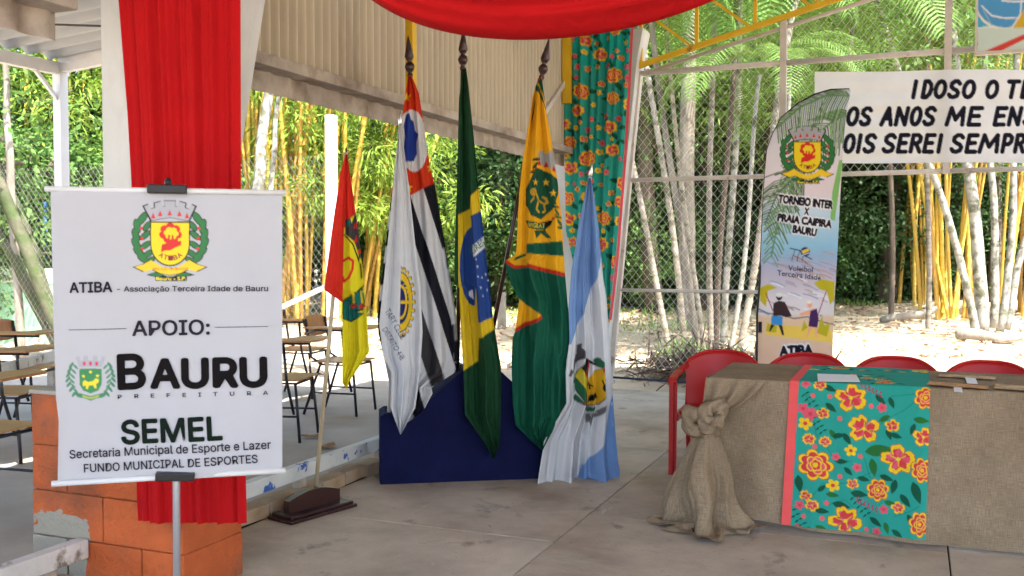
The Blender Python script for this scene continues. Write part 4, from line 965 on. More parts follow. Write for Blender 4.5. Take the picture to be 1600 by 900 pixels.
# ================================================================ poster high on the fence
po = thing('poster', 'blue and yellow volleyball poster panel mounted high on the fence', 'poster', (.98, 9.5, 3.18))
def p_pos(p):
    p.frame(.1875, 1300, 0)
    p.poly([(1200, -900), (2600, -900), (2600, 440), (1200, 440)], srgb(205, 225, 228)); p.poly([(1200, -500), (1310, -500), (1310, 215), (1212, 230)], srgb(70, 165, 200))
    p.ell(1450, 20, 260, 240, srgb(225, 225, 215)); p.ell(1440, 5, 240, 225, srgb(75, 150, 205)); p.poly([(1500, 232), (1600, 80), (1700, -100), (1800, 100), (1700, 240)], srgb(205, 165, 40))
    p.stroke([(1250, 50), (1330, 130), (1430, 150), (1560, 150)], 14, srgb(220, 222, 225)); p.stroke([(1580, 0), (1570, 120), (1500, 232)], 14, srgb(220, 222, 225)); p.stroke([(1420, 5), (1500, 12), (1600, 8)], 16, srgb(220, 222, 225)); p.stroke([(1260, 80), (1330, 210)], 8, srgb(150, 185, 200))
    p.poly([(1210, 240), (1700, 225), (2600, 225), (2600, 440), (1210, 440)], srgb(196, 212, 205)); p.poly([(1270, 430), (1600, 285), (1900, 160), (1900, 220), (1640, 310), (1400, 428)], srgb(205, 60, 50))
    p.frame()
pix_sheet('print', [(1528, -160), (1528, 80)], [(1730, -175), (1730, 72)], -140, 80, (0, 9.52, 0), (0, -1, 0), 120, 110, lambda s, t, x, y: 0*s, p_pos, m_print, po, base=(.5, .7, .8), warp=lambda s, t: -8*s)
fx0, fx1 = gy(1527, 80, 9.52)[0], gy(1731, 70, 9.52)[0]; fz0, fz1 = gy(1527, 82, 9.52)[2], gy(1527, -142, 9.52)[2]
for b in (MB().box(fx0-.02, fx1+.02, 9.5, 9.55, fz0-.025, fz0), MB().box(fx0-.02, fx1+.02, 9.5, 9.55, fz1, fz1+.025), MB().box(fx0-.02, fx0, 9.5, 9.55, fz0, fz1), MB().box(fx1, fx1+.02, 9.5, 9.55, fz0, fz1)): b.build('frame', m_whitep, po, local=False)

# ================================================================ floral curtain on the far column
m_floral = mat('printed_cotton', (0, 0, 0), .85, .04, 6, .15, 300, attr=True, transl=.2, spec=.12, bdist=.002, wrinkle=.35)
def p_cur(p):
    rs = np.random.default_rng(11); pts = []
    p.poly([(860, 0), (1000, 0), (1000, 106), (860, 106)], (.014, .40, .34))
    for i in range(900):
        x, y = rs.uniform(876, 1000), rs.uniform(20, 505); big = len(pts) < 46; r = rs.uniform(10, 13.5) if big else rs.uniform(3.5, 6)
        if all((x-a)**2+(y-b)**2 > (r+c+(5 if big else 1.5))**2 for a, b, c in pts): pts.append((x, y, r))
    for x, y, r in pts:
        for k in range(2 if r > 8 else 1): leaf2(p, x+r*.8*math.cos(k*3+x), y+r*.8*math.sin(k*3+x), r*1.1, k*3+x, .5)
    for i, (x, y, r) in enumerate(pts): flower(p, x, y, r, x*.7, (0 if i % 2 else 1) if r > 8 else (2 if i % 3 == 0 else 3 if i % 3 == 1 else 1))
cur = thing('curtain', 'turquoise floral curtain with pink edge hanging on the far column', 'curtain', tuple(gy(930, 300, 9.36)*[1, 1, 0]))
def d_cur(s, t, x, y): return .03*np.sin(s*26+1.2*np.sin(t*3))*(.5+.5*t)+.02*np.sin(s*47+t*2)+.015*np.sin(s*11-t*4)
CL = [(877, -20), (878.7, 62), (882, 180), (886, 360), (905, 440), (935, 480), (950, 505)]; CR = [(990, -20), (986, 56), (973, 277), (964, 387), (957, 450), (951.5, 505)]
pix_sheet('cloth', CL, CR, -15, 503, (0, 9.34, 0), (0, -1, 0), 130, 330, d_cur, p_cur, m_floral, cur, base=TEAL)
e = [(990.5, -15), (987, 56), (974.5, 277), (966, 387), (959, 450), (952.5, 503)]
pix_sheet('pink_edge', [(x-1.5, y) for x, y in e], [(x+2.5, y) for x, y in e], -15, 500, (0, 9.30, 0), (0, -1, 0), 5, 60, lambda s, t, x, y: .01*np.sin(t*12)+0*s, lambda p: None, mat('pink_fabric', (.75, .09, .12), .85, .05, transl=.15), cur, base=(.7, .1, .12))
# ================================================================ table with burlap cloth
TX0, TX1, TY0, TY1, TZ = -.97, 1.55, 5.02, 5.77, .752
m_wood = mat('plain_wood', (.30, .19, .10), .6, .2, 10, stretch=(1, 8, 1))
tb = thing('table', 'long folding table wholly under the burlap cloth', 'table', (.3, 5.4, 0))
MB().box(TX0+.02, TX1-.02, TY0+.02, TY1-.02, .715, .742).build('table_top', m_wood, tb, local=False)
for x in (TX0+.12, TX1-.12):
    for y in (TY0+.12, TY1-.12): MB().box(x-.02, x+.02, y-.02, y+.02, 0, .715).build('leg', m_wood, tb, local=False)
def burlap():
    if 'burlap' in _m: return _m['burlap']
    m = mat('burlap', (.30, .225, .15), .95, .10, 5, 0, None, (.23, .165, .105), 3, .45, .75, spec=.05, transl=.10)
    nt = m.node_tree; N, L = nt.nodes, nt.links; b = N['Principled BSDF']
    src = b.inputs['Base Color'].links[0].from_socket
    at = N.new('ShaderNodeAttribute'); at.attribute_name = 'UVc'
    f = None
    for ax, sc in ((0, (420, 22, 1)), (1, (22, 420, 1))):
        mp = N.new('ShaderNodeMapping'); mp.inputs['Scale'].default_value = sc; L.new(at.outputs['Vector'], mp.inputs[0])
        n = N.new('ShaderNodeTexNoise'); n.inputs['Scale'].default_value = 1; n.inputs['Detail'].default_value = 1; L.new(mp.outputs[0], n.inputs['Vector'])
        if f is None: f = n.outputs['Fac']
        else:
            ma = N.new('ShaderNodeMath'); ma.operation = 'ADD'; L.new(f, ma.inputs[0]); L.new(n.outputs['Fac'], ma.inputs[1]); f = ma.outputs[0]
    r = N.new('ShaderNodeMapRange'); r.inputs[1].default_value = .75; r.inputs[2].default_value = 1.25; r.inputs[3].default_value = .75; r.inputs[4].default_value = 1.25; L.new(f, r.inputs[0])
    cc = N.new('ShaderNodeCombineColor'); [L.new(r.outputs[0], cc.inputs[i]) for i in range(3)]
    mx = N.new('ShaderNodeMix'); mx.data_type = 'RGBA'; mx.blend_type = 'MULTIPLY'; mx.inputs[0].default_value = 1; L.new(src, mx.inputs[6]); L.new(cc.outputs[0], mx.inputs[7]); L.new(mx.outputs[2], b.inputs['Base Color'])
    bp = N.new('ShaderNodeBump'); bp.inputs['Strength'].default_value = .5; bp.inputs['Distance'].default_value = .003; L.new(f, bp.inputs['Height'])
    tcw = N.new('ShaderNodeTexCoord'); nw = N.new('ShaderNodeTexNoise'); nw.inputs['Scale'].default_value = 7; nw.inputs['Detail'].default_value = 4; nw.inputs['Distortion'].default_value = 1.0; L.new(tcw.outputs['Object'], nw.inputs['Vector'])
    bw = N.new('ShaderNodeBump'); bw.inputs['Strength'].default_value = .5; bw.inputs['Distance'].default_value = .03; L.new(nw.outputs['Fac'], bw.inputs['Height']); L.new(bw.outputs[0], bp.inputs['Normal']); L.new(bp.outputs[0], b.inputs['Normal'])
    return m
def uv_attr(me, uv):
    a = me.attributes.new('UVc', 'FLOAT_VECTOR', 'POINT'); v = np.zeros((len(me.vertices), 3), np.float32); v[:, :2] = uv; a.data.foreach_set('vector', v.ravel())
def strip_path(v, z0):        # v<0 on the table top (toward the back), v>0 down the front
    r = .012; Y = np.where(v < 0, TY0-v, TY0); Z = np.where(v < 0, TZ+z0, TZ+z0-v)
    k = np.clip((v+r)/(2*r), 0, 1); soft = np.sin(k*np.pi)*r*.30
    return Y+np.where(v < 0, 0, 0)+soft*.6, Z-soft*.6
bc = thing('burlap_tablecloth', 'brown burlap tablecloth knotted at the left corner of the table', 'tablecloth', (TX0, TY0, 0))
nx, nv = 190, 150
u = np.linspace(TX0, TX1, nx); v = np.concatenate([np.linspace(-.74, -.02, 30), np.linspace(-.018, .018, 10), np.linspace(.025, TZ-.012, nv-40)])
U, V = np.meshgrid(u, v); Yp, Zp = strip_path(V, .004)
fr = np.clip(V, 0, 1)/TZ
lft = np.exp(-np.clip(U-TX0, 0, 9)/.22)
Yp = Yp-fr*(.010*np.sin(U*9+1)+.008*np.sin(U*17+fr*2)+.012)*1.0-.05*fr**2*(1-lft)*.5
Yp += lft*fr*.03+.02*np.sin((U-TX0)*30-fr*5)*lft*fr
Zp += .10*lft**2*fr**3*0+0
Xp = U+.02*lft*fr
Zp = np.where(V > 0, Zp+.03*np.exp(-((U-TX0-.25)/.2)**2)*fr**4, Zp)
me = grid_mesh('cloth', np.stack([Xp, Yp, Zp], -1)); uv_attr(me, np.stack([U, V], -1).reshape(-1, 2)); obj('cloth', me, burlap(), bc, True, local=False)
# left end panel
yy = np.linspace(TY0+.002, TY1, 60); zz_ = np.linspace(0, 1, 70); A, B = np.meshgrid(yy, zz_)
Zs = TZ+.003-B*(TZ-.02); Xs = TX0-.004-.03*B+.035*np.sin(A*22+1.5*B)*B; Ys = A+np.exp(-(A-TY0)/.15)*B*.03
me = grid_mesh('end_panel', np.stack([Xs, Ys, Zs], -1)); uv_attr(me, np.stack([A, Zs], -1).reshape(-1, 2)); obj('end_panel', me, burlap(), bc, True, local=False)
# gathered tail: folds fall from the knot and spread on the floor
KN = gy(1104, 668, 4.93)
def tail():
    na, nt = 150, 90; a = np.linspace(0, 2*np.pi, na, endpoint=False)[None, :]; t = np.linspace(0, 1, nt)[:, None]
    h = KN[2]-.03; fall = np.clip(t/.82, 0, 1); out = np.clip((t-.82)/.18, 0, 1)
    rad = .03+.125*fall**.5+.025*fall**3+.035*out
    fold = 1+(.06+.36*fall**.6)*np.sin(4*a+1.5*np.sin(2.6*t+.5)+.7)+.20*fall*np.sin(7*a-2.4*t+1)+.10*fall*np.sin(13*a+4*t)+.05*np.sin(23*a-7*t)*fall
    sx = np.where(np.cos(a) < 0, .95, .85)
    X = KN[0]+.0+.022*fall+rad*fold*np.cos(a)*sx; X = X+.022*np.sin(9*t+2*a)*fall-.03*np.sin(np.pi*fall)*(np.cos(a) < 0); Y = KN[1]+.01-.02*fall+rad*fold*np.sin(a)*.78-.05*out+.015*np.sin(11*t+3*a)*fall
    Z = KN[2]-.02-h*(1-(1-fall)**1.12)+.016*np.abs(np.sin(4*a+9*t))*out*(1-out)*4+.012*(1+np.sin(7*a))*out+.004
    return grid_mesh('tail', np.stack([X, Y, np.maximum(Z, .004)], -1), wrap=True), np.stack([a*.15+0*t, t*.8+0*a], -1).reshape(-1, 2)
me, uvq = tail(); uv_attr(me, uvq); obj('gathered_tail', me, burlap(), bc, True, local=False)
def floor_fold():
    na, nr = 90, 26; a = np.linspace(0, 2*np.pi, na, endpoint=False)[None, :]; r = np.linspace(.25, 1, nr)[:, None]
    R0 = .165*(1+.22*np.sin(2*a+.8)+.13*np.sin(5*a+1)+.06*np.sin(9*a)); X = KN[0]+.005+R0*r*np.cos(a)*1.05; Y = KN[1]-.06+R0*r*np.sin(a)*.8
    Z = .006+.03*np.clip(1-r, 0, 1)+.012*(1+np.sin(6*a+5*r))*np.sin(np.pi*r)
    return grid_mesh('f', np.stack([X, Y, Z+0*a], -1), wrap=True), np.stack([R0*r*np.cos(a), R0*r*np.sin(a)], -1).reshape(-1, 2)
def corner_gather():
    # cloth drawn from the table corner into the knot
    na, nt = 70, 40; q = np.linspace(0, 1, na)[None, :]; t = np.linspace(0, 1, nt)[:, None]
    ex = np.where(q < .55, TX0-.012+(.55-q)/.55*.30, TX0-.014); ey = np.where(q < .55, TY0-.014, TY0-.012+(q-.55)/.45*.22); ez = TZ+.004+0*q
    a = (q-.5)*2.6; kx, ky, kz = KN[0]+.03*np.sin(-a), KN[1]-.03*np.cos(a), KN[2]+.05
    w = t**1.25; sag = np.sin(np.pi*t)*.02
    fold = .016*np.sin(q*34+2*t)*np.sin(np.pi*t**.7)+.008*np.sin(q*61)*t
    return grid_mesh('gather', np.stack([ex+(kx-ex)*w-.010*t, ey+(ky-ey)*w-.02*np.sin(np.pi*t)-fold, ez+(kz-ez)*t-sag+0*q], -1)), np.stack([q*.5+0*t, t*.3+0*q], -1).reshape(-1, 2)
me, uvq = corner_gather(); uv_attr(me, uvq); obj('gathered_corner', me, burlap(), bc, True, local=False)
me, uvq = floor_fold(); uv_attr(me, uvq); obj('floor_hem', me, burlap(), bc, True, local=False)
def knot_part(c, R0, r0, tilt, ph, squash=.8):
    na, nb = 60, 26; a = np.linspace(0, 2*np.pi, na, endpoint=False)[:, None]; b = np.linspace(0, 2*np.pi, nb, endpoint=False)[None, :]
    rr = r0*(1+.22*np.sin(3*a+ph)+.12*np.sin(4*b+5*a)+.08*np.sin(9*b+2*a)); X = (R0+rr*np.cos(b))*np.cos(a); Z = (R0+rr*np.cos(b))*np.sin(a)*squash; Y = rr*np.sin(b)
    P = np.stack([X, Y, Z], -1)@np.array(Matrix.Rotation(tilt, 3, 'Y')).T@np.array(Matrix.Rotation(.4, 3, 'Z')).T+np.asarray(c)
    n = P.shape[0]; idx = np.arange(na*nb).reshape(na, nb); idx = np.concatenate([idx, idx[:1]], 0); idx = np.concatenate([idx, idx[:, :1]], 1)
    Q = np.stack([idx[:-1, :-1], idx[1:, :-1], idx[1:, 1:], idx[:-1, 1:]], -1).reshape(-1, 4); me = np_mesh('k', P.reshape(-1, 3), Q); uv_attr(me, np.stack([a*.06+0*b, b*.04+0*a], -1).reshape(-1, 2)); return me
for c, R0, r0, ti, ph in ((KN+[-.04, -.03, .03], .048, .046, .5, 0), (KN+[.035, -.025, .075], .042, .046, -.9, 2), (KN+[-.0, .0, .0], .030, .046, 1.4, 4), (KN+[.02, -.045, .03], .028, .04, .2, 1)):
    obj('knot', knot_part(c, R0, r0, ti, ph), burlap(), bc, True, local=False)

# ================================================================ floral runner
RX0, RX1 = -.565, .083
rn = thing('table_runner', 'turquoise floral runner with coral edge lying over the burlap table', 'runner', (-.25, 5.0, 0))
nx, nv = 230, 330
u = np.linspace(RX0+.045, RX1, nx); v = np.concatenate([np.linspace(-.74, -.02, 90), np.linspace(-.018, .018, 12), np.linspace(.022, TZ-.03, nv-102)])
def c6(cx, cy):
    q = gy(1000+.4222*cx, 520+.4222*cy, 4.99); return q[0], TZ+.006-q[2]
def p_run(p):
    K6 = .4222/312
    rs = np.random.default_rng(5)
    big = [(780, 245, 56, 1), (828, 360, 56, 1), (655, 493, 62, 0), (955, 472, 58, 1), (880, 585, 42, 0), (762, 697, 56, 1), (1058, 245, 42, 0), (1052, 390, 38, 1), (1048, 512, 45, 0), (1040, 708, 45, 0), (800, 775, 40, 1)]
    small = [(615, 340, 26, 2), (780, 440, 22, 2), (718, 568, 24, 2), (630, 398, 24, 1), (688, 407, 22, 1), (625, 605, 22, 1), (648, 640, 24, 1), (787, 562, 22, 1), (933, 348, 26, 1), (955, 648, 24, 1), (665, 197, 24, 1), (678, 303, 24, 1),
             (632, 305, 26, 3), (605, 285, 22, 3), (895, 282, 18, 3), (727, 463, 15, 3), (803, 503, 17, 3), (876, 737, 16, 3), (902, 655, 17, 3), (605, 640, 18, 3), (612, 192, 18, 3), (600, 725, 18, 3), (655, 745, 22, 1)]
    dots = [(640, 237), (702, 240), (740, 322), (855, 276), (815, 462), (742, 535), (652, 425), (697, 632), (838, 730), (620, 680), (683, 687)]
    lv = [(880, 440, 90, -.2), (862, 500, 60, 1.4), (1025, 590, 75, 1.2), (1010, 360, 40, 1.9), (1040, 328, 50, .1), (745, 640, 55, .2), (808, 600, 55, .1), (600, 560, 60, 1.4), (700, 210, 45, .4), (705, 280, 45, .7), (888, 250, 45, .8), (930, 262, 40, 1.2), (905, 322, 42, 2.6), (920, 378, 40, 1.2), (945, 385, 40, .3), (715, 380, 40, 1.0), (735, 385, 42, -.2), (765, 395, 45, 1.0), (745, 480, 40, 0), (770, 515, 36, .8), (825, 545, 40, .2), (910, 540, 45, .3), (940, 570, 50, 1.8), (980, 620, 50, .9), (925, 632, 40, .2), (870, 700, 45, .6), (912, 720, 40, 1.3), (680, 660, 45, .1), (682, 725, 45, .5), (895, 770, 50, -.1), (950, 740, 40, .6), (680, 578, 36, -.8), (715, 602, 40, .1), (1000, 690, 40, 1.1), (985, 770, 50, .2)]
    st = [[(612, 230), (640, 300), (655, 380), (700, 430)], [(690, 420), (720, 470), (780, 480)], [(850, 400), (900, 330), (980, 290), (1040, 240)], [(830, 470), (850, 540), (900, 560)], [(640, 620), (680, 560), (760, 560), (860, 520)], [(700, 640), (760, 620), (800, 660)], [(940, 680), (1000, 660), (1040, 640)], [(880, 290), (930, 240), (1030, 230)]]
    for q in st: p.stroke([c6(*a) for a in q], .0016, LEAF)
    for cx, cy, L, a in lv: x, y = c6(cx, cy); leaf2(p, x-.5*L*K6*math.cos(a), y-.5*L*K6*math.sin(a), L*K6*1.1, a, .42, LEAF if (cx+cy) % 3 else (.03, .17, .04))
    for q in range(4):
        for j in range(5):
            for (bx_, by_) in ((640, 270), (610, 700), (660, 345), (820, 650)):
                if q == 0: x, y = c6(bx_-30+j*12, by_-40+j*16); leaf2(p, x, y, .026, -.5, .3); leaf2(p, x, y, .026, 2.3, .3)
    for cx, cy in dots: x, y = c6(cx, cy); p.ell(x, y, .0115, .0115, (.80, .13, .15))
    for cx, cy, r, k in big+small: x, y = c6(cx, cy); flower(p, x, y, r*K6, cx*.37, k)
    for cx, cy in ((830, 640), (845, 215)):
        for j in range(6): x, y = c6(cx-30+j*14, cy-18+j*7); leaf2(p, x, y, .022, .9, .35, (.45, .03, .12)); leaf2(p, x, y, .022, -1.0, .35, (.45, .03, .12))
    for i in range(16):
        x, y = rs.uniform(RX0+.06, RX1-.02), -rs.uniform(.05, .72); flower(p, x, y, rs.uniform(.03, .06) if i % 3 else .02, i, i % 3); leaf2(p, x+.05, y, .06, i, .4); leaf2(p, x-.06, y+.03, .05, i*2, .4)
def runner_part(name, u, mt, paint, base, dz):
    U, V = np.meshgrid(u, v); Yp, Zp = strip_path(V, dz); fr = np.clip(V, 0, 1)/TZ
    Yp = Yp-.006-fr*(.010*np.sin(U*9+1)+.008*np.sin(U*17+fr*2)+.016)-.028*fr**2-.004*np.sin(U*40)*fr
    Xp = U-.03*fr*(U < RX0+.05)-.03*fr*np.clip((RX0+.3-U)/.3, 0, 1)*(U >= RX0+.05)-.012*fr*np.clip((U-.0)/.08, 0, 1)
    pc = Paint(U, V, base); paint(pc); me = grid_mesh(name, np.stack([Xp, Yp, Zp], -1), pc.out()); return obj(name, me, mt, rn, True, local=False)
runner_part('cloth', u, m_floral, p_run, TEAL, .009)
runner_part('coral_edge', np.linspace(RX0, RX0+.0445, 12), mat('coral_fabric', (.80, .10, .10), .85, .05, transl=.1), lambda p: None, (.8, .1, .1), .0095)

# papers on the table
m_paper = mat('white_paper', (.75, .76, .80), .8, .02)
def flat_on_table(name, quad, label, cat, m, z):
    P = [gz(x, y, z) for x, y in quad]; b = MB()
    b.add([tuple(p) for p in P]+[tuple(p+[0, 0, .0012]) for p in P], [(3, 2, 1, 0), (4, 5, 6, 7), (0, 1, 5, 4), (1, 2, 6, 5), (2, 3, 7, 6), (3, 0, 4, 7)]); o = b.build(name, m); tag(o, label, cat); return o
flat_on_table('paper_sheet', [(1278, 596), (1344, 597), (1338, 586), (1277, 584)], 'blank white paper sheet on the floral runner', 'paper', m_paper, TZ+.0135)
m_pr = [mat('brochure_print_%s' % n, c, .45, .35, 30, 0, None, c2, 14, .45, .6) for n, c, c2 in (('orange', (.50, .20, .06), (.25, .16, .10)), ('brown', (.30, .17, .09), (.55, .35, .2)), ('grey', (.45, .42, .38), (.2, .13, .09)))]
flat_on_table('brochure', [(1448, 601), (1544, 608), (1545, 603), (1452, 596)], 'orange printed brochure beside the runner at the table front', 'brochure', m_pr[0], TZ+.011)
flat_on_table('brochure', [(1466, 588), (1555, 593), (1556, 589), (1468, 584)], 'brown printed brochure farther back on the burlap', 'brochure', m_pr[1], TZ+.011)
flat_on_table('brochure', [(1553, 607), (1640, 613), (1640, 606), (1556, 600)], 'brochure at the right border of the picture', 'brochure', m_pr[1], TZ+.011)
flat_on_table('paper_tag', [(1511, 599), (1528, 600), (1524, 591), (1508, 590)], 'small white tag between the two brochures', 'tag', m_paper, TZ+.014)
flat_on_table('paper_tag', [(1491, 612), (1504, 613), (1503, 606), (1490, 605)], 'small white tag at the table front edge', 'tag', m_paper, TZ+.0165)

# ================================================================ red plastic armchairs
m_redpl = mat('red_plastic', (.44, .007, .009), .40, .08, 6, spec=.35)
def make_armchair():
    t = thing('armchair', '', 'chair')
    MB().box(-.22, .22, -.2, .2, .405, .43, bev=.012).build('seat', m_redpl, t, True)
    # backrest: curved panel facing -Y, thick
    ns, nz = 34, 16; s = np.linspace(-1, 1, ns); P = []
    for sgn in (1, -1):
        g = []
        for j in range(nz):
            q = j/(nz-1); row = []
            for a in s:
                zt = .795-.085*abs(a)**3.2; z = .43+(zt-.43)*q; w = .215+.02*q
                row.append((a*w, .215+.055*q-.10*abs(a)**2.2-sgn*.007, z))
            g.append(row)
        P.append(np.array(g))
    G = np.concatenate([P[0], P[1][::-1]], 0); G = np.concatenate([G, G[:1]], 0)
    me = grid_mesh('backrest', G); obj('backrest', me, m_redpl, t, True)
    rim = [(a*.236, .27-.10*abs(a)**2.2, .797-.085*abs(a)**3.2) for a in np.linspace(-1, 1, 25)]
    MB().tube(rim, .011, 8).build('top_rim', m_redpl, t, True)
    for sx in (-1, 1):
        pts = [(sx*.232, .165, .695), (sx*.262, .09, .665), (sx*.272, -.03, .648), (sx*.268, -.16, .640), (sx*.262, -.215, .618)]
        b = MB()
        for a, c in zip(pts[:-1], pts[1:]): b.bar(a, c, .046, .018)
        b.build('arm', m_redpl, t)
        b = MB(); b.prism([(-.235, .63), (-.175, .625), (-.205, .0), (-.245, .0)], sx*.262-.014, sx*.262+.014, 'x'); b.prism([(-.2, .63), (-.18, .628), (-.206, .0), (-.218, .0)], sx*.262-sx*.0-.03*sx, sx*.262, 'x'); b.build('leg', m_redpl, t)
        b = MB(); b.prism([(.17, .43), (.225, .60), (.245, .60), (.30, .0), (.262, .0)], sx*.225-.014, sx*.225+.014, 'x'); b.build('leg', m_redpl, t)
        MB().box(sx*.235-.012, sx*.235+.012, -.19, .19, .36, .41).build('apron', m_redpl, t)
    return t
ac = make_armchair(); LABS = ['red plastic armchair at the left end of the table, arm and legs in view', 'red plastic armchair behind the floral runner, next to the end chair', 'red plastic armchair behind the table, third from its left end', 'red plastic armchair behind the brochures at the right border']
for i, (x, y, rz) in enumerate(((-1.15, 6.26, .06), (-.625, 6.27, -.03), (-.09, 6.27, .02), (.42, 6.22, -.03))):
    o = ac if i == 0 else copy_tree(ac); o.location = (x, y, 0); o.scale = (1, 1, .935); o.rotation_euler = (0, 0, rz); tag(o, LABS[i], 'chair', 'red armchairs behind the table')

# ================================================================ school desk chairs
m_ply = mat('varnished_plywood', (.40, .19, .07), .4, .15, 7, stretch=(1, 6, 1), spec=.4, per_obj=.15)
m_blkm = mat('black_steel_tube', (.012, .012, .018), .35, .05, 8, spec=.5)
def make_desk():
    t = thing('desk_chair', '', 'chair')
    b = MB(); n = 10   # curved plywood seat and back; chair faces +X
    g = np.array([[(-.19+.38*i/9, -.2+.4*j/9, .43+.012*math.cos(i/9*math.pi*1.3)-.008*math.cos((j/9-.5)*math.pi)) for j in range(10)] for i in range(10)])
    def slab(name, g, off):
        g2 = g+np.array(off); a = np.concatenate([g, g2[::-1], g[:1]], 0); me = grid_mesh(name, a); o = obj(name, me, m_ply, t, False)
        side = [list(range(0))]
        return o
    MB().box(-.19, .2, -.195, .195, .428, .44, bev=.005).build('seat', m_ply, t)
    g = np.array([[(-.235-.03*q/6-.03*(1-(j/9*2-1)**2), -.19+.38*j/9*1.0, .63+.17*q/6-.02*abs(j/9*2-1)**4*(1 if q > 3 else -1)) for j in range(10)] for q in range(7)])
    g2 = g+np.array([.011, 0, 0]); a = np.concatenate([g, g2[::-1], g[:1]], 0); obj('backrest', grid_mesh('backrest', a), m_ply, t, True)
    for sy in (-1, 1):
        y = sy*.17
        MB().tube([(.2, y*1.1, .0), (.165, y, .41), (-.12, y, .41), (-.26, y*1.1, 0)], .0115, 8).build('side_frame', m_blkm, t, True)
        MB().tube([(-.10, y, .41), (-.20, y, .47), (-.245, y, .78)], .0105, 8).build('back_upright', m_blkm, t, True)
        MB().tube([(.187, y*1.06, .18), (-.205, y*1.06, .18)], .008, 6).build('stretcher', m_blkm, t, True)
    MB().tube([(.16, -.17, .405), (.16, .17, .405)], .009, 6).build('cross_bar', m_blkm, t, True)
    # writing tablet on the right-hand side
    MB().tube([(.16, -.19, .2), (.14, -.27, .45), (.12, -.27, .70)], .0105, 8).build('tablet_post', m_blkm, t, True)
    MB().tube([(-.235, -.2, .66), (-.1, -.27, .70), (.3, -.25, .70)], .0105, 8).build('tablet_arm', m_blkm, t, True)
    MB().prism([(-.2, -.31), (.05, -.33), (.32, -.32), (.36, -.24), (.34, .06), (.27, .1), (.16, .06), (.11, -.16), (-.18, -.22)], .712, .726, 'z').build('writing_tablet', m_ply, t)
    return t
dk = make_desk()
DL = [('wooden desk chair nearest the support banner, right of it', (-4.42, 6.12), .25), ('wooden desk chair behind the small red and yellow flag', (-4.62, 7.30), .12), ('wooden desk chair farthest back, under the white fence post', (-5.55, 8.0), .15),
      ('dark desk chair nearest the orange pedestal at the left border', (-4.62, 3.72), .1), ('desk chair with a pale tablet at the left border, middle of three', (-5.72, 4.8), .3), ('desk chair in front of the pale green wall', (-6.75, 5.85), .2), ]
for i, (lab, (x, y), rz) in enumerate(DL):
    o = dk if i == 0 else copy_tree(dk); o.location = (x, y, 0); o.scale = (1.08, 1.08, 1.06); o.rotation_euler = (0, 0, rz); tag(o, lab, 'chair', 'school desk chairs in the aisle')
tr = thing('timber_rail', 'weathered grey timber rail across the desk chairs at the left border', 'rail', (-6.9, 6.2, 0))
MB().bar((-6.0, 4.4, .5), (-7.0, 6.4, .5), .05, .085).build('beam', m_rail, tr, local=False)
for q in (.15, .95): MB().box(-6.0-q-.035, -6.0-q+.035, 4.4+2*q-.035, 4.4+2*q+.035, 0, .457).build('foot', m_timber, tr, local=False)
m_dry = mat('dry_leaf', (.26, .15, .07), .9, .3, 20)
for i, (x, y) in enumerate(((487, 684), (512, 700))):
    c = gz(x, y); b = MB(); pts = []
    for j in range(7):
        q = j/6; w = .045*math.sin(math.pi*q)**.7+.003; pts += [(q*.16-.08, -w, .008+.03*abs(q-.4)), (q*.16-.08, 0, .002+.02*abs(q-.4)), (q*.16-.08, w, .012+.03*abs(q-.4))]
    fs = [(j*3+k, j*3+k+1, j*3+k+4, j*3+k+3) for j in range(6) for k in range(2)]
    o = b.add(pts, fs).build('dry_leaf', m_dry, None, True); o.location = c; o.rotation_euler = (0, 0, 1.2*i+.3); tag(o, ['curled dry leaf on the aisle floor, the farther of two', 'curled dry leaf on the aisle floor nearest the low rail'][i], 'leaf')
# ================================================================ vegetation
def lm(name, c, tr=.4, isl=.35): return mat(name, c, .55, 0, .6, island=isl, transl=tr, spec=.25)
m_bl = lm('bamboo_leaf', (.22, .34, .05)); m_pl = lm('palm_leaf', (.15, .27, .06), .45, .3); m_mid = lm('mid_green_leaf', (.11, .21, .05)); m_dark = lm('dark_leaf', (.055, .115, .04), .35); m_lite = lm('light_green_leaf', (.22, .37, .08), .5)
m_dryl = lm('dry_litter', (.37, .27, .17), .1, .4); m_brush = lm('dry_brush', (.16, .11, .07), .1, .5)
m_bam = mat('yellow_bamboo', (.56, .37, .06), .45, .15, 3, .1, 20, (.27, .29, .06), 1.2, .52, .70, per_obj=.32, spec=.4, stretch=(1, 1, .15))
m_bark = mat('grey_bark', (.23, .205, .17), .9, .25, 4, .8, 18, (.12, .10, .08), 3, .5, .65, stretch=(1, 1, .3), bdist=.02)
m_barkd = mat('dark_bark', (.11, .085, .065), .9, .3, 4, .8, 14, (.07, .09, .04), 2, .5, .7, stretch=(1, 1, .3), bdist=.03)
m_moss = mat('mossy_bark', (.085, .08, .055), .95, .3, 4, .8, 16, (.05, .07, .025), 3, .45, .6, bdist=.02)
m_birch = mat('pale_lichen_bark', (.30, .29, .255), .85, .25, 3, .4, 20, (.10, .10, .065), 7, .46, .60, bdist=.01)
m_palmt = mat('palm_trunk', (.25, .22, .18), .85, .25, 3, .5, 25, (.11, .10, .065), 4, .48, .62, per_obj=.2, stretch=(.4, .4, 2.5), bdist=.01)
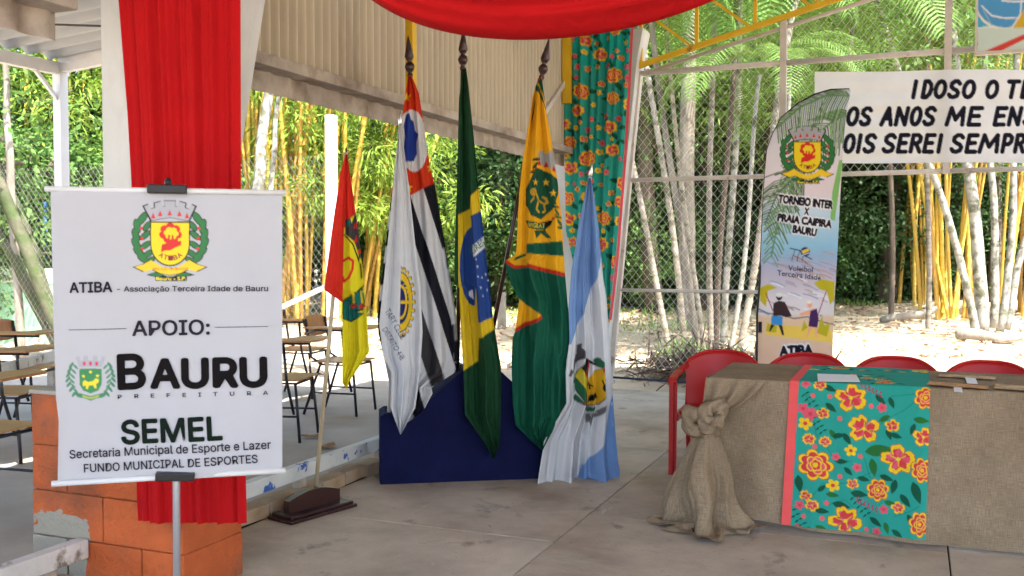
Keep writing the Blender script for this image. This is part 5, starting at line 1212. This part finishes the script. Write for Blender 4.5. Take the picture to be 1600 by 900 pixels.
def leaf_mesh(name, C, dirs, ln, wd, rng, droop=.25, jitter=.5):
    """C centres (n,3), dirs (n,3): one folded four-sided leaf each"""
    n = len(C); d = dirs+rng.normal(0, jitter, (n, 3)); d[:, 2] -= droop; d /= np.linalg.norm(d, axis=1)[:, None]
    up = rng.normal(0, .6, (n, 3))+[0, 0, 1]; s = np.cross(d, up); s /= np.linalg.norm(s, axis=1)[:, None]+1e-9; nn = np.cross(s, d)
    L = (ln*rng.uniform(.65, 1.25, n))[:, None]; W = (wd*rng.uniform(.7, 1.2, n))[:, None]
    V = np.stack([C, C+d*L*.45+s*W-nn*W*.25, C+d*L-nn*L*.12, C+d*L*.45-s*W-nn*W*.25], 1).reshape(-1, 3)
    return np_mesh(name, V, np.arange(4*n).reshape(n, 4))
def cluster_pts(rng, ncl, per, rad, shape):
    """shape(rng,n)->cluster centres; leaves around each"""
    c = shape(rng, ncl); k = np.repeat(np.arange(ncl), per); o = rng.normal(0, 1, (ncl*per, 3)); o /= np.linalg.norm(o, axis=1)[:, None]
    o *= (rng.uniform(0, 1, ncl*per)**.45)[:, None]*rad*np.repeat(rng.uniform(.6, 1.3, ncl), per)[:, None]; o[:, 2] *= .6
    return c[k]+o, o/(np.linalg.norm(o, axis=1)[:, None]+1e-6)
def ell_shape(rx, ry, z0, z1, hollow=.5, taper=0.0):
    def f(rng, n):
        v = rng.normal(0, 1, (n, 3)); v /= np.linalg.norm(v, axis=1)[:, None]; r = (hollow**3+(1-hollow**3)*rng.uniform(0, 1, n))**(1/3)
        v *= r[:, None]; z = (v[:, 2]+1)/2; return np.stack([v[:, 0]*rx*(1-taper*z), v[:, 1]*ry*(1-taper*z), z0+(z1-z0)*z], -1)
    return f
def trunk_mesh(pts, rs, n=9, limbs=()):
    b = MB(); b.tube(pts, rs, n)
    for lp, lr in limbs: b.tube(lp, lr, 6)
    return b
def curve(p0, p1, bend, k=10):
    p0, p1 = np.array(p0, float), np.array(p1, float); return [tuple(p0+(p1-p0)*q+np.array(bend)*4*q*(1-q)) for q in np.linspace(0, 1, k)]
def gpos(x, D): p = dep(x, 395, D); return np.array([p[0], p[1], 0.0])

# --- leafy background trees: three kinds, copied
def leafy_tree(seed, h, rx, z0, mleaf, ncl, per, ln, wd, rad=.8):
    rng = np.random.default_rng(seed); t = thing('leafy_tree', '', 'tree')
    limbs = []
    for i in range(7):
        a = i*2.4; zz = h*(.25+.09*i); limbs.append((curve((0, 0, zz), (rx*.7*math.cos(a), rx*.7*math.sin(a), zz+h*.18), (0, 0, .2), 5), [.10, .08, .06, .045, .03]))
    trunk_mesh(curve((0, 0, -.2), (.3, .1, h*.92), (.25, -.2, 0)), list(np.linspace(.22, .05, 10)), 9, limbs).build('trunk', m_barkd, t, True)
    C, d = cluster_pts(rng, ncl, per, rad, ell_shape(rx, rx, z0, h, .45, .25)); obj('crown', leaf_mesh('crown', C, d, ln, wd, rng), mleaf, t)
    return t
T1 = leafy_tree(1, 7.0, 3.3, .2, m_dark, 430, 44, .20, .055); T2 = leafy_tree(2, 11, 3.0, 1.6, m_mid, 430, 44, .17, .038); T3 = leafy_tree(3, 13.5, 3.3, 3.6, m_lite, 300, 46, .20, .028)
T4 = leafy_tree(4, 4.6, 2.3, .0, m_dark, 300, 42, .15, .04, .6); T5 = leafy_tree(5, 3.2, 1.7, .0, m_mid, 200, 40, .13, .035, .5)
TT = {1: (T1, 'tall dark evergreen tree in the shady wood behind the yard', 'dark trees of the wood'), 2: (T2, 'mid green leafy tree in the wood behind the yard', 'mid green trees of the wood'), 3: (T3, 'light green tall tree rising over the wood', 'light green trees of the wood'),
      4: (T4, 'low dark bushy tree at the edge of the wood', 'dark bushy trees at the wood edge'), 5: (T5, 'round green shrub at the edge of the wood', 'green shrubs at the wood edge')}
SP = [(1, 640, 29), (1, 760, 31), (1, 860, 28), (1, 960, 30), (1, 1080, 29), (1, 1200, 30), (1, 1330, 29), (1, 1420, 31), (1, 1540, 30), (1, 1660, 28), (1, 560, 33), (1, -60, 26), (1, 40, 30),
      (2, 690, 34), (2, 820, 36), (2, 1010, 25), (2, 1130, 34), (2, 1270, 36), (2, 1480, 34), (2, 480, 32), (2, 350, 30), (2, 210, 28), (2, -60, 24), (2, 1600, 33),
      (3, 150, 31), (3, 280, 34), (3, 420, 36), (3, 540, 38), (3, 930, 38), (3, 1060, 40), (3, 1180, 38), (3, 1300, 42), (3, 1400, 38), (3, 1560, 40), (3, 1100, 24), (3, 1240, 25), (3, 1690, 36), (3, 600, 27), (3, 1025, 23), (3, 1125, 24.5), (3, 1205, 23.5), (3, 1285, 26), (3, 1465, 28), (3, 1560, 25.5), (3, -15, 20),
      (4, 620, 25), (4, 700, 26), (4, 800, 25.5), (4, 900, 26), (4, 995, 26), (4, 1070, 25), (4, 1180, 26), (4, 1340, 26.5), (4, 1400, 27.5), (4, 1460, 27), (4, 1620, 27), (4, 20, 19), (4, 110, 21), (4, 180, 20),
      (5, 640, 23.5), (5, 850, 24.5), (5, 1010, 24), (5, 1230, 26), (5, 1300, 27), (5, 60, 17), (5, 140, 17.5), (5, -20, 16)]
WHERE = [(-20, 'at the left border'), (70, 'behind the mossy leaning trunks'), (160, 'behind the white canopy post'), (390, 'hidden behind the red drape'), (520, 'behind the left bamboo'), (660, 'behind the striped flag'), (745, 'behind the furled green flag'), (870, 'left of the city flag'), (985, 'behind the floral curtain'), (1110, 'behind the left palm trunks'), (1210, 'behind the right palm trunks'), (1320, 'behind the curved banner'), (1450, 'below the lettered banner'), (1570, 'behind the right bamboo'), (9999, 'at the right border')]
KIND = {1: 'tall dark evergreen tree', 2: 'mid green leafy tree', 3: 'tall light green tree', 4: 'low dark bushy tree', 5: 'round green shrub'}
def where(x): return next(w for lim, w in WHERE if x < lim)
def wood_label(k, x, D):
    same = sorted(d for kk, xx, d in SP if kk == k and where(xx) == where(x)); n = len(same)
    return KIND[k]+(' in the wood ' if k < 4 else ', wood edge, ')+where(x)+('' if n == 1 else ', the nearer one' if D == same[0] else ', the farther one' if n == 2 or D == same[-1] else ', %s from front' % ORD0[same.index(D)])
ORD0 = ['first', 'second', 'third', 'fourth', 'fifth', 'sixth']
used = set()
for i, (k, x, D) in enumerate(SP):
    src, lab, grp = TT[k]; lab = wood_label(k, x, D); o = src if k not in used else copy_tree(src); used.add(k)
    o.location = gpos(x, D); o.rotation_euler = (0, 0, i*2.1); sc = .9+.22*((i*37) % 10)/10; o.scale = (sc, sc, sc*(1+.1*((i*13) % 5)/5)); tag(o, lab, 'tree' if k < 5 else 'shrub', grp)
    if k == 5: o.name = 'shrub'
# far woodland closing the view: one mass
rng = np.random.default_rng(9); n = 42000
xs_ = rng.uniform(-58, 44, n); C = np.stack([xs_, 50+rng.uniform(0, 9, n)+.004*xs_**2, rng.uniform(0, 1, n)**.8*(11+3*np.sin(xs_*.5)+2*np.sin(xs_*1.3))], -1)
o = obj('far_woodland', leaf_mesh('far_woodland', C, rng.normal(0, 1, (n, 3)), .8, .28, rng), m_mid); tag(o, 'far woodland closing the view behind the trees', 'woodland', kind='stuff')

# --- bamboo
def culm_mesh(seed, h=11.5, r=.047):
    rng = np.random.default_rng(seed); pts, rs = [], []; z = 0; bx, by = rng.normal(0, .25, 2)
    while z < h:
        q = z/h; c = lambda zz: ((zz/h)**2.2*(1.6+bx), (zz/h)**2*by, zz)
        rr = r*(1-.65*q**1.5)
        pts += [c(z), c(z+.012), c(z+.026), c(z+.04)]; rs += [rr, rr*1.13, rr*1.10, rr*.97]
        z += .27+.10*math.sin(z*.4+seed)
    b = MB(); b.tube(pts, rs, 7); me = b.mesh('culm'); me.materials.append(m_bam); me.polygons.foreach_set('use_smooth', [True]*len(me.polygons)); return me
CULM = [culm_mesh(s) for s in range(4)]
def bamboo(label, x, D, n, spread, lean, fol, zr, seed, hs=1.0, nfan=1.0):
    rng = np.random.default_rng(seed); p = gpos(x, D); t = thing('bamboo_clump', label, 'bamboo', tuple(p))
    for i in range(n):
        o = bpy.data.objects.new('culm', CULM[i % 4]); link(o, t); a, r = rng.uniform(0, 6.28), spread*math.sqrt(rng.uniform(0, 1))
        o.location = (r*math.cos(a), r*math.sin(a)*.7, -.1); o.rotation_euler = (rng.normal(0, .035)+lean[1], rng.normal(0, .05)*nfan+lean[0], rng.uniform(0, 6.28) if i % 3 else rng.normal(0, .5)); s = rng.uniform(.75, 1.15); o.scale = (s, s, hs*rng.uniform(.8, 1.1))
    ncl, per = fol; C, d = cluster_pts(rng, ncl, per, .55, lambda r_, k: np.stack([r_.normal(0, spread*1.1+.5, k), r_.normal(0, spread*.7+.3, k), r_.uniform(zr[0], zr[1], k)], -1))
    obj('foliage', leaf_mesh('foliage', C, d, .22, .022, rng, .55, .4), m_bl, t)
bamboo('dense yellow bamboo clump behind the left chain-link fence', 455, 20, 46, 1.35, (0, 0), (240, 60), (2.2, 9), 21)
bamboo('yellow bamboo clump arching right behind the striped flags', 565, 22, 16, .7, (.16, 0), (280, 60), (2.0, 7.5), 22)
bamboo('sparse yellow bamboo left of the white column', 95, 19, 9, .7, (-.08, 0), (200, 55), (2.6, 9), 23)
bamboo('yellow bamboo right beside the left edge of the white column', 140, 20, 5, .25, (0, 0), (60, 50), (4, 9), 24)
bamboo('yellow bamboo clump below the lettered banner', 1485, 20.5, 16, .62, (-.03, 0), (130, 60), (3.8, 8.5), 25, nfan=1.6)
bamboo('yellow bamboo clump at the right border of the picture', 1600, 21.5, 16, .9, (.03, 0), (150, 60), (3.2, 9), 26)
bamboo('dull yellow bamboo high up behind the palm fronds', 1440, 25, 10, .8, (0, 0), (150, 60), (4.5, 10), 27)

# --- palms
def frond_mesh(seed, L=2.3):
    rng = np.random.default_rng(seed); n = 44; q = np.linspace(0, 1, n); bend = 1.15+.25*rng.uniform()
    ang = .95-bend*q**1.2*1.6; dx = np.cos(ang)*L/n; dz = np.sin(ang)*L/n; X = np.cumsum(dx); Z = np.cumsum(dz)
    b = MB(); b.tube([(X[i], 0, Z[i]) for i in range(0, n, 4)], list(np.linspace(.016, .004, len(range(0, n, 4)))), 5)
    for i in range(5, n):
        for s in (1, -1):
            ln = .55*math.sin(math.pi*(.12+.85*q[i]))**.6*rng.uniform(.85, 1.1); a = ang[i]; f = .55
            d = np.array([math.cos(a)*f, s*.85, math.sin(a)*f+.15]); d /= np.linalg.norm(d); o = np.array([X[i], 0, Z[i]]); w = np.array([math.cos(a), 0, math.sin(a)])*.016
            m1 = o+d*ln*.5; e = o+d*ln+np.array([0, 0, -.32*ln]); b.add([o-w*.6, o+w*.6, m1+w, m1-w], [(0, 1, 2, 3)]); b.add([m1-w, m1+w, e], [(0, 1, 2)])
    me = b.mesh('frond'); me.materials.append(m_pl); return me
FRONDS = [frond_mesh(s) for s in range(3)]
def palm(label, bot, top, D, r=.05, nf=9, ext=None, mtr=None, seed=0, fs=1.0, low=False):
    rng = np.random.default_rng(seed+50); p0 = gz(*bot); Dd = (p0-_O)@_fw
    p1 = dep(top[0], top[1], Dd); t = thing('palm_tree', label, 'palm', (p0[0], p0[1], 0))
    d = (p1-p0); zt = ext if ext else p1[2]; k = zt/p1[2]; top3 = d*k
    pts, rs = [], []; z = 0; nseg = int(zt/.13)
    for i in range(nseg+1):
        q = i/nseg; c = top3*q+np.array([.12*math.sin(q*3+seed), .1*math.sin(q*2.5+seed*2), 0])*q*(1-q)*4*.5; c[2] += 0 if i else -.15
        pts += [tuple(c), tuple(c+np.array([0, 0, .03]))]; rs += [.82*r*(1.12-.25*q), .82*r*(1.02-.25*q)]
    MB().tube(pts, rs, 9).build('trunk', mtr or m_palmt, t, True)
    for i in range(nf):
        o = bpy.data.objects.new('frond', FRONDS[(i+seed) % 3]); link(o, t); o.location = top3; o.rotation_euler = (rng.normal(0, .12), rng.uniform(-.15, .55) if not low else rng.uniform(-.3, .3), i*2*math.pi/nf+rng.normal(0, .2)); s = fs*rng.uniform(.85, 1.15); o.scale = (s, s, s)
ORD = ['first', 'second', 'third', 'fourth', 'fifth', 'sixth', 'seventh', 'eighth', 'ninth']
PL = [((1049, 560), (986, 284), .046, 4.9, None, 6), ((1071, 556), (1029, 240), .05, 5.3, m_palmt, 8), ((1088, 545), (1048, 240), .058, 5.6, m_bark, 7), ((1099, 540), (1064, 240), .045, 5.0, None, 7), ((1111, 552), (1114, 240), .05, 5.4, m_palmt, 8),
      ((1119, 549), (1136, 240), .05, 5.2, m_barkd, 8), ((1130, 536), (1143, 240), .062, 6.0, m_birch, 7), ((1140, 560), (1174, 240), .04, 3.75, m_birch, 9), ((1152, 566), (1196, 300), .055, 5.0, None, 7)]
for i, (b_, t_, r_, e_, m_, nf) in enumerate(PL):
    palm('slender palm outside the fence, %s trunk from the floral curtain' % ORD[i], b_, t_, 12, r_, nf, e_, m_, i, .75 if i == 7 else 1.0)
palm('tall palm with broad green fronds above the lettered banner', (1392, 500), (1388, 60), 20, .07, 15, 5.3, m_barkd, 20, 1.7, True)
palm('palm with fronds at the top right above the lettered banner', (1450, 512), (1452, 40), 18, .06, 14, 5.6, None, 21, 1.6, True)
palm('palm behind the gable post with a pale thin trunk', (1240, 540), (1235, 100), 15, .05, 12, 5.0, m_birch, 22, 1.3, True)
palm('palm with a leaning grey trunk above the curved banner', (1290, 525), (1330, 60), 16, .055, 13, 5.2, None, 23, 1.4, True)

# --- bare trunks
def bare_trunk(label, px, D, r, m, name='tree_trunk', ext=2.0):
    P = []
    for x, y in px: P.append(dep(x, y, D))
    base = P[0]; t = thing(name, label, 'tree', (base[0], base[1], 0)); P = [np.array(p) for p in P]
    if P[0][2] > .3: P.insert(0, P[0]-(P[1]-P[0])*((P[0][2]+.2)/max(.2, (P[1]-P[0])[2])))
    P.append(P[-1]+(P[-1]-P[-2])*ext)
    n = len(P); ks = np.linspace(0, n-1, n*5); Q = [tuple(np.array([np.interp(k, range(n), [p[i] for p in P]) for i in range(3)])-np.array([base[0], base[1], 0])+np.array([.012*math.sin(k*5), 0, 0])) for k in ks]
    MB().tube(Q, list(np.linspace(r*1.2, r*.75, len(Q))), 10).build('trunk', m, t, True)
    rng = np.random.default_rng(int(px[0][0])); e = np.array(Q[-1]); C, d = cluster_pts(rng, 30, 36, .6, lambda r_, k: e+r_.normal(0, 1, (k, 3))*[1.2, 1.2, .8]); obj('crown', leaf_mesh('crown', C, d, .14, .035, rng), m_mid, t)
bare_trunk('white-barked tree trunk right of the red drape', [(404, 300), (408, 230), (421, 130)], 15, .085, m_birch)
bare_trunk('thin white trunk beside the white-barked tree', [(425, 280), (430, 200), (437, 130)], 15.5, .04, m_birch)
bare_trunk('broad grey tree trunk between the palm trunks', [(1072, 480), (1073, 300), (1076, 60)], 18, .15, m_bark)
bare_trunk('dark tree trunk behind the national flag', [(780, 470), (782, 350), (790, 230)], 25, .22, m_barkd)
bare_trunk('brown trunk in the dark wood below the lettered banner', [(1383, 470), (1390, 380), (1402, 290)], 26, .24, m_barkd)
for i, q in enumerate(([(1526, 528), (1500, 400), (1452, 255)], [(1534, 520), (1530, 400), (1512, 255)], [(1552, 512), (1556, 380), (1548, 255)], [(1562, 518), (1580, 400), (1584, 255)], [(1572, 515), (1592, 410), (1640, 255)])):
    bare_trunk('pale lichen-covered trunk by the yellow bamboo, %s from the left' % ORD[i], q, 16.3+.2*i, .06 if i != 1 else .10, m_birch)
bare_trunk('thin straight tan trunk at the left border', [(18, 300), (12, 200), (9, 115)], 13.5, .05, m_bark, ext=3.0)
for i, q in enumerate(([(62, 440), (30, 360), (-8, 270)], [(40, 440), (10, 380), (-30, 330)], [(68, 432), (45, 360), (18, 300)])):
    bare_trunk(['mossy leaning trunk behind the green wall, thickest of three', 'lower mossy leaning trunk at the left border', 'thin mossy branch-like trunk behind the green wall'][i], q, 13.2+.3*i, (.085, .075, .04)[i], m_moss, ext=4.0)

# --- plants at the palm foot, litter, debris, posts
def tuft(name, label, cat, pos, n, ln, wd, m, seed, spread=.2):
    rng = np.random.default_rng(seed); a = rng.uniform(0, 6.28, n); C = np.stack([rng.normal(0, spread, n), rng.normal(0, spread, n), rng.uniform(0, .15, n)], -1); d = np.stack([np.cos(a)*.5, np.sin(a)*.5, np.full(n, 1.1)], -1)
    o = obj(name, leaf_mesh(name, C, d, ln, wd, rng, 0, .3), m); o.location = pos; tag(o, label, cat, kind='stuff' if name == 'grass_patch' else None)
for i, (x, y) in enumerate(((1052, 575), (1078, 568), (1122, 580), (1150, 585))): tuft('leafy_plant', 'small bright green plant at the palm foot, %s from the curtain' % ORD[i], 'plant', gz(x, y), 45, .24, .02, m_mid, i, .10)
for i, (x, y) in enumerate(((1012, 500), (990, 520), (640, 500), (800, 497), (860, 505), (690, 492), (1330, 478))): tuft('grass_patch', 'patch of low green weeds on the dirt, %s of those in the yard' % ORD[i], 'weeds', gz(x, y), 260, .11, .012, m_lite, 20+i, .8)
rng = np.random.default_rng(77); n = 11000
C = np.stack([rng.uniform(-16, 8, n), rng.uniform(10.3, 28, n), .012+rng.uniform(0, .05, n)], -1); kk = C[:, 1] > 10.2
o = obj('leaf_litter', leaf_mesh('leaf_litter', C[kk], rng.normal(0, 1, (kk.sum(), 3))*[1, 1, .15], .14, .028, rng, 0, .1), m_dryl); tag(o, 'dry leaf litter scattered over the yard', 'litter', kind='stuff')
n = 1500; C = np.stack([rng.normal(-2.05, .42, n), 10.9+rng.normal(0, .35, n), np.abs(rng.normal(0, .13, n))], -1)
o = obj('palm_brush', leaf_mesh('palm_brush', C, rng.normal(0, 1, (n, 3))*[1, 1, .5], .38, .012, rng, 0, .2), m_brush); tag(o, 'heap of dry brush and roots at the palm foot', 'brush', kind='stuff')
for i, (x, y, L, a, r) in enumerate(((1012, 462, 1.6, .5, .14), (1038, 466, 1.3, -.6, .12), (1006, 478, .9, .1, .16), (1400, 468, 3.2, .08, .17), (1420, 505, 1.2, .4, .08), (1545, 535, 1.0, -.1, .09))):
    p = gz(x, y); d = np.array([math.cos(a)*_rt[0], math.cos(a)*_rt[1], math.sin(a)*.5]); t_ = MB().tube([tuple(d*L*(q-.5)+np.array([0, 0, r*.8+.03*math.sin(q*7)+abs(d[2])*L*.4])) for q in np.linspace(0, 1, 7)], [r*.9, r, r*1.05, r*.95, r, r*.9, r*.7], 9).build('log', m_bark, None, True)
    t_.location = p; tag(t_, ['grey log tilted up in the debris beyond the fence', 'grey log leaning left in the debris beyond the fence', 'short log end lying before the debris', 'long fallen trunk lying at the edge of the dark wood', 'broken branch on the dirt left of the bamboo', 'cut bamboo piece lying by the pale trunks'][i], 'log')
pp_ = gz(784, 512); o = MB().box(-.07, .07, -.06, .06, -.1, .66, bev=.015).build('wooden_post', m_bark); o.location = pp_; tag(o, 'short weathered wooden post in the yard behind the flags', 'post')
